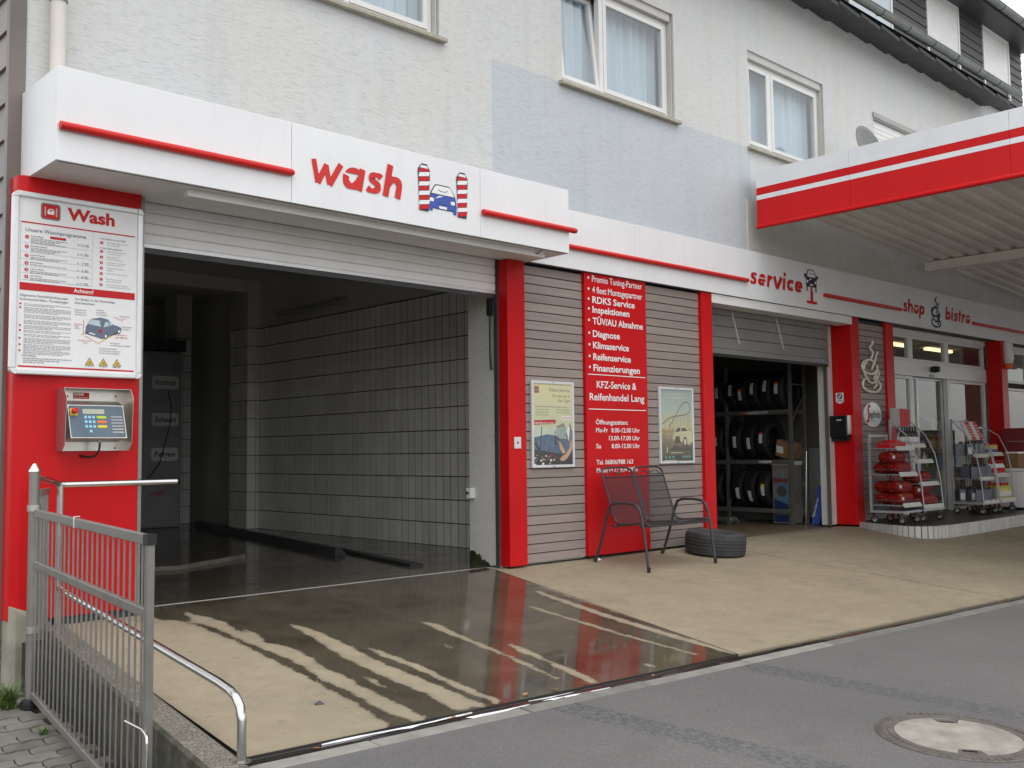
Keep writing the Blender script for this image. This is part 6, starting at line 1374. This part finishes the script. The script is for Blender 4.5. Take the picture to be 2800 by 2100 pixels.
def bagmat():
    t = NT('red_bag_foil'); tc = t.n('ShaderNodeTexCoord').outputs['Object']; n_ = t.noise(6., 4., .6, tc); c_ = t.ramp(n_, .35, .7, (.30, .006, .008), (.46, .010, .012))
    c_ = t.mix(t.math('MULTIPLY', t.ramp(t.noise(4.2, 2., .5, tc), .60, .64), .8), c_, (.62, .22, .03)); t.col(c_); t.b.inputs['Specular IOR Level'].default_value = .25; t.rough(.42); t.bump(t.noise(9., 5., .65, tc), 1., .08); return t.mat
M['bag'] = bagmat(); bagdata = None
def bag(x, y_, z, sx, sy, sz, rz, label):
    global bagdata
    if bagdata is None: o = bag_mesh().build('charcoal_bag', M['bag'], None, smooth=60); bagdata = o.data
    else: o = link(bpy.data.objects.new('charcoal_bag', bagdata))
    o.location = (x, y_, z+sz*.5); o.scale = (sx, sy, sz); o.rotation_euler = (random.uniform(-.03, .03), random.uniform(-.05, .05), rz); tag(o, label, 'bag', 'red charcoal bags on the carts')
    lb_ = MB(); lb_.add([(-.34, -.504, -.10), (-.2, -.51, -.10), (-.2, -.51, .16), (-.34, -.504, .16)], [(0, 1, 2, 3)]); lo = lb_.build('label', M['sticker'], o, local=True)
pos_w = {0: 'lower', 1: 'upper'}
for k, (x, y_, z, lab) in enumerate([(14.41, 6.98, .352, 'red charcoal bag lying at the front of the lower shelf of the leftmost cart'), (14.41, 7.17, .352, 'red charcoal bag lying at the back of the lower shelf of the leftmost cart'), (14.40, 7.0, .522, 'red charcoal bag on top of the lower pile in front, leftmost cart'), (14.43, 7.17, .522, 'red charcoal bag on top of the lower pile at the back, leftmost cart'),
    (14.41, 7.0, .802, 'red charcoal bag lying at the front of the middle shelf of the leftmost cart'), (14.41, 7.18, .802, 'red charcoal bag lying at the back of the middle shelf of the leftmost cart'), (14.35, 7.06, .96, 'red charcoal bag on top of the pile on the middle shelf of the leftmost cart'),
    (15.13, 6.95, .302, 'red charcoal bag at the front of the bottom shelf of the second cart'), (15.13, 7.14, .302, 'red charcoal bag at the back of the bottom shelf of the second cart'), (15.12, 7.05, .46, 'red charcoal bag on top of the bottom pile of the second cart'), (15.13, 7.06, .642, 'red charcoal bag on the middle shelf of the second cart')]):
    bag(x, y_, z, .54 if x < 14.7 else .60, .20, .17, random.uniform(-.06, .06)+(math.pi if k % 3 == 1 else 0), lab)
for k in range(3):
    o = MB().box(14.17+k*.17, 14.33+k*.17, 7.0, 7.2, 1.183, 1.27+.03*(k % 2)).build('firelighter_box', M['redflat'], None, bevel=.004); tag(o, 'small red box on the top shelf of the leftmost cart, %s' % ('at its left end', 'in the middle', 'at its right end')[k], 'box', 'red boxes on the leftmost cart')
def bottle(prof, mats, name):
    m = MB(); hts = [h for r_, h in prof[0]]
    for mi, p_ in enumerate(prof): m.lathe(p_, n=12, m=mi)
    return m.build(name, mats, None, smooth=45)
def bottles(first, spots, label_fn, group, cat='bottle'):
    for k, (x, y_, z) in enumerate(spots):
        o = first if k == 0 else first.copy()
        if k: col.objects.link(o)
        o.location = (x, y_, z); o.rotation_euler = (0, 0, random.random()*6); tag(o, label_fn(k), cat, group)
ORD = ['first', 'second', 'third', 'fourth', 'fifth', 'sixth']
wine = bottle([[(0, 0), (.036, 0), (.038, .01), (.038, .17), (.03, .20), (.014, .23), (.014, .29), (0, .29)], [(.0385, .04), (.0385, .13)], [(.0155, .245), (.0155, .292), (0, .292)]], [M['black'], M['sticker'], M['black']], 'bottle')
bottles(wine, [(14.86+k*.09, 7.14, 1.222) for k in range(6)], lambda k: 'dark bottle with pale label on the second cart, %s in its row from the left' % ORD[k], 'dark bottles on the second cart')
can0 = MB().box(-.05, .05, -.075, .075, 0, .20); can0.lathe([(.022, .195), (.022, .235), (0, .235)], (0, -.03, 0), 10, m=1); can0.poly([(-.035, .03), (.035, .03), (.035, .14), (-.035, .14)], -.0758, 2)
M['oilcan'] = pm('oil_can_grey', (.10, .11, .13), .35, metal=.2, var=.1); cano = can0.build('oil_can', [M['oilcan'], M['black'], M['sticker']], None, bevel=.006)
spots = [(17.045+c_*.108, 6.88+r_*.155 if lv == 0 else (6.95+r_*.155 if lv == 1 else 7.04+r_*.155), (.282, .662, 1.042)[lv]) for lv in range(3) for r_ in range((3, 2, 2)[lv]) for c_ in range(5)]
CANL = ['grey oil can, %s shelf of the third cart, %s row, %s from the left' % (('bottom', 'middle', 'top')[lv], ('front', 'second', 'third')[r_], ORD[c_]) for lv in range(3) for r_ in range((3, 2, 2)[lv]) for c_ in range(5)]
bottles(cano, spots, lambda k: CANL[k], 'grey oil cans on the third cart', 'can')
M['washer'] = pm('yellow_fluid_plastic', (.55, .50, .10), .3, var=.08); M['greenish'] = pm('green_plastic', (.25, .35, .12), .35)
yel = bottle([[(0, 0), (.055, 0), (.058, .02), (.058, .15), (.04, .21), (.018, .24), (0, .245)], [(.0585, .05), (.0585, .13)], [(.02, .238), (.02, .28), (0, .28)]], [M['washer'], M['sticker'], M['redflat']], 'bottle')
bottles(yel, [(17.72+c_*.125, 6.90+r_*.13, .282) for r_ in range(2) for c_ in range(5)], lambda k: 'yellow washer fluid bottle on the rightmost cart, %s row, %s from the left' % (('front', 'back')[k//5], ORD[k % 5]), 'yellow washer fluid bottles')
spr = bottle([[(0, 0), (.04, 0), (.042, .01), (.042, .15), (.02, .19), (0, .19)], [(.0425, .03), (.0425, .12)], [(.018, .185), (.018, .22), (.03, .225), (.03, .25), (0, .25)]], [M['whitegloss'], M['redflat'], M['redflat']], 'bottle')
bottles(spr, [(17.74+c_*.13, 6.99, .702) for c_ in range(5)], lambda k: 'white cleaner bottle with red cap on the rightmost cart, %s from the left' % ORD[k], 'white cleaner bottles')
tins = bottle([[(0, 0), (.045, 0), (.045, .15), (0, .15)], [(.0455, .03), (.0455, .08)], [(.03, .149), (.03, .18), (0, .18)]], [M['goods'][1], M['blue'], M['redflat']], 'tin')
bottles(tins, [(17.74+c_*.13, 7.10, 1.062) for c_ in range(5)], lambda k: 'yellow and blue tin atop the rightmost cart, %s from the left' % ORD[k], 'tins on the rightmost cart', 'tin')
hdp = thing('leaflet_board', 'slanted red and grey leaflet board on top of the oil can cart', 'sign', (17.3, 7.2, 1.3))
def slant(m): m.v = [(a, b+(c-1.30)*.42, c) for a, b, c in m.v]; return m
slant(MB().box(16.99, 17.64, 7.02, 7.035, 1.30, 1.62)).build('board', M['grey'], hdp)
m = MB()
for k in range(4): m.poly([(17.0+k*.16, 1.31), (17.155+k*.16, 1.31), (17.155+k*.16, 1.61), (17.0+k*.16, 1.61)], 7.0185, k % 2)
for k in (1, 3):
    for j in range(5): m.poly([(17.02+k*.16, 1.36+j*.045), (17.02+k*.16+.1, 1.36+j*.045), (17.02+k*.16+.1, 1.375+j*.045), (17.02+k*.16, 1.375+j*.045)], 7.0175, 2)
slant(m).build('leaflets', [M['sticker'], M['redflat'], M['whitegloss']], hdp)
rbd = thing('bottle_cart_sign', 'small red and grey sign at the top of the bottle cart', 'sign', (15.1, 7.25, 1.5)); MB().box(14.82, 15.44, 7.285, 7.30, 1.52, 1.80).build('board', M['grey'], rbd); MB().box(15.12, 15.43, 7.278, 7.284, 1.53, 1.79).build('red_print', M['redflat'], rbd)
fz = thing('chest_freezer', 'white chest freezer at the right edge beside the rightmost cart', 'freezer', (19.3, 7.1, PLZ))
MB().box(18.62, 19.9, 6.75, 7.35, PLZ+.04, .74).build('body', M['white'], fz, bevel=.02); MB().box(18.60, 19.92, 6.73, 7.37, .742, .80).build('lid', M['whitegloss'], fz, bevel=.015); MB().box(18.64, 19.88, 6.77, 7.33, PLZ, PLZ+.039).build('plinth', M['black'], fz)
cr_ = thing('bottle_crate', 'dark red crate stack standing on the chest freezer', 'crate', (19.4, 7.1, .8)); 
for k in range(3): MB().box(19.15, 19.6, 6.85, 7.3, .803+k*.24, .803+k*.24+.235).build('crate', pm('dark_red_crate', (.18, .012, .015), .5), cr_, bevel=.01)
wt2 = thing('water_pack', 'shrink wrapped pack of white capped bottles on the chest freezer', 'bottle pack', (18.8, 7.0, .8)); MB().box(18.68, 18.98, 6.86, 7.1, .803, 1.06).build('pack', M['card'], wt2, bevel=.01); MB().box(18.69, 18.97, 6.87, 7.09, 1.061, 1.09).build('caps', M['whitegloss'], wt2)
# ------------------------------------------------------------------ forecourt canopy
cp = thing('forecourt_canopy', 'forecourt canopy with white and red striped fascia and ribbed underside', 'canopy', (18, 4, 4.2))
KX0, KX1, KY0, KY1 = 11.60, 32, -7, 7.49  # unseen far part stretched out to deepen the shade over fascia and wall
stripes = [(4.95, 4.722, 'panel'), (4.72, 4.622, 'redflat'), (4.62, 4.557, 'panel'), (4.555, 4.205, 'redflat')]
M['canopyred'] = pm('canopy_red_sheet', (.62, .010, .012), .4, var=.05, spec=.25); M['canopywhite'] = pm('canopy_white_sheet', (.80, .82, .85), .35, var=.04, streak=.05)
ys_ = [KY1, 6.13, 4.20, 2.2, .2, -1.8, -3.8, -5.4, KY0]
for a, b in zip(ys_[1:], ys_[:-1]):
    for zt, zb_, mm in stripes: MB().box(KX0, KX0+.02, a+.002, b-.002, zb_, zt).build('fascia_panel', M['canopyred'] if 'red' in mm else M['canopywhite'], cp)
for zt, zb_, mm in stripes: MB().box(KX0+.021, KX1, KY0, KY0+.02, zb_, zt).build('fascia_panel', M['canopyred'] if 'red' in mm else M['canopywhite'], cp)
MB().tube([(KX0+.005, KY1, 4.19), (KX0+.005, KY0, 4.19)], .03, 12).build('edge_roll', M['canopyred'], cp, smooth=50)
MB().box(KX0+.03, KX0+.06, KY0+.03, KY1, 4.17, 4.95).build('fascia_frame', M['grey'], cp)
def sheet_z(x): return 4.60-.053*(x-11.6)
m = MB(); pitch = .25; prof = []; y_ = KY1-.02
while y_ > KY0+.05:
    prof += [(y_, 0), (y_-.11, 0), (y_-.14, .055), (y_-.22, .055)]; y_ -= pitch
vs = []
for x in (KX0+.07, 15, 19, 23, 27, KX1): vs += [(x, a, sheet_z(x)+b) for a, b in prof]
n = len(prof); m.add(vs, [(i*n+k, i*n+k+1, (i+1)*n+k+1, (i+1)*n+k) for i in range(5) for k in range(n-1)]); m.build('ribbed_sheet', M['sheet'], cp)
MB().quad((KX0+.03, KY0, 4.94), (KX1, KY0, 4.94), (KX1, KY1, 4.94), (KX0+.03, KY1, 4.94)).build('roof_skin', M['grey'], cp)
for x in (16.65, 21.8, 27): MB().box(x, x+.28, KY0+.1, KY1-.005, sheet_z(x)-.16, sheet_z(x)-.012).build('beam', M['sheet'], cp)
MB().box(KX0+.05, 26, FY-.03, FY-.002, 3.856, 4.62).build('wall_band', M['plaster'], cp)
# satellite dish on the canopy roof
M['dish'] = pm('dish_grey', (.15, .155, .15), .5)
sdh = thing('satellite_dish', 'grey satellite dish standing on the canopy roof by the wall', 'satellite dish', (13.9, 7.05, 4.95))
m = MB(); nr = 8; vs = []; cdir = Vector((-.05, -.95, .30)).normalized(); u_ = cdir.cross(Vector((0, 0, 1))).normalized(); v_ = u_.cross(cdir); c0_ = Vector((13.92, 7.05, 5.60)); nk = 28
for i in range(nr+1):
    r_ = .36*i/nr
    for k in range(nk): a = 2*math.pi*k/nk; vs.append(c0_+u_*(r_*math.cos(a))+v_*(r_*1.08*math.sin(a))+cdir*(r_*r_*.55))
fs = [(i*nk+k, i*nk+(k+1) % nk, (i+1)*nk+(k+1) % nk, (i+1)*nk+k) for i in range(nr) for k in range(nk)]
m.add(vs, fs); dsh = m.build('reflector', M['dish'], sdh, smooth=60); sm = dsh.modifiers.new('s', 'SOLIDIFY'); sm.thickness = .012
MB().tube([(13.98, 7.10, 4.95), (13.98, 7.10, 5.62)], .022, 10).build('mast', M['steel'], sdh, smooth=60); MB().tube([c0_-v_*.36+cdir*.05, c0_-v_*.2+cdir*.42], .01, 8).build('feed_arm', M['steel'], sdh); MB().tube([c0_-v_*.2+cdir*.40, c0_-v_*.16+cdir*.47], .03, 10).build('receiver', M['white'], sdh)
MB().box(23.62, 34, FY+.01, FY+.12, -.3, 3.23).build('lower_wall', M['stucco'], bld)
# small litter on the concrete
for k, (x, y_, s_, mm, nm, lb_, ct) in enumerate(((8.30, 7.50, .035, 'whitegloss', 'paper_scrap', 'crumpled white paper scrap at the foot of the red info panel', 'litter'), (3.12, 4.95, .03, 'darkgrey', 'dark_pebble', 'small dark pebble on the dry concrete near the handrail', 'pebble'))):
    m = MB(); z = slab_z(y_); m.add([(x-s_, y_-s_*.5, z+.001), (x+s_*.8, y_-s_*.7, z+.002), (x+s_, y_+s_*.4, z+.003), (x-s_*.6, y_+s_*.6, z+.001), (x+s_*.1, y_, z+s_*.7)], [(0, 1, 4), (1, 2, 4), (2, 3, 4), (3, 0, 4)])
    tag(m.build(nm, M[mm]), lb_, ct)
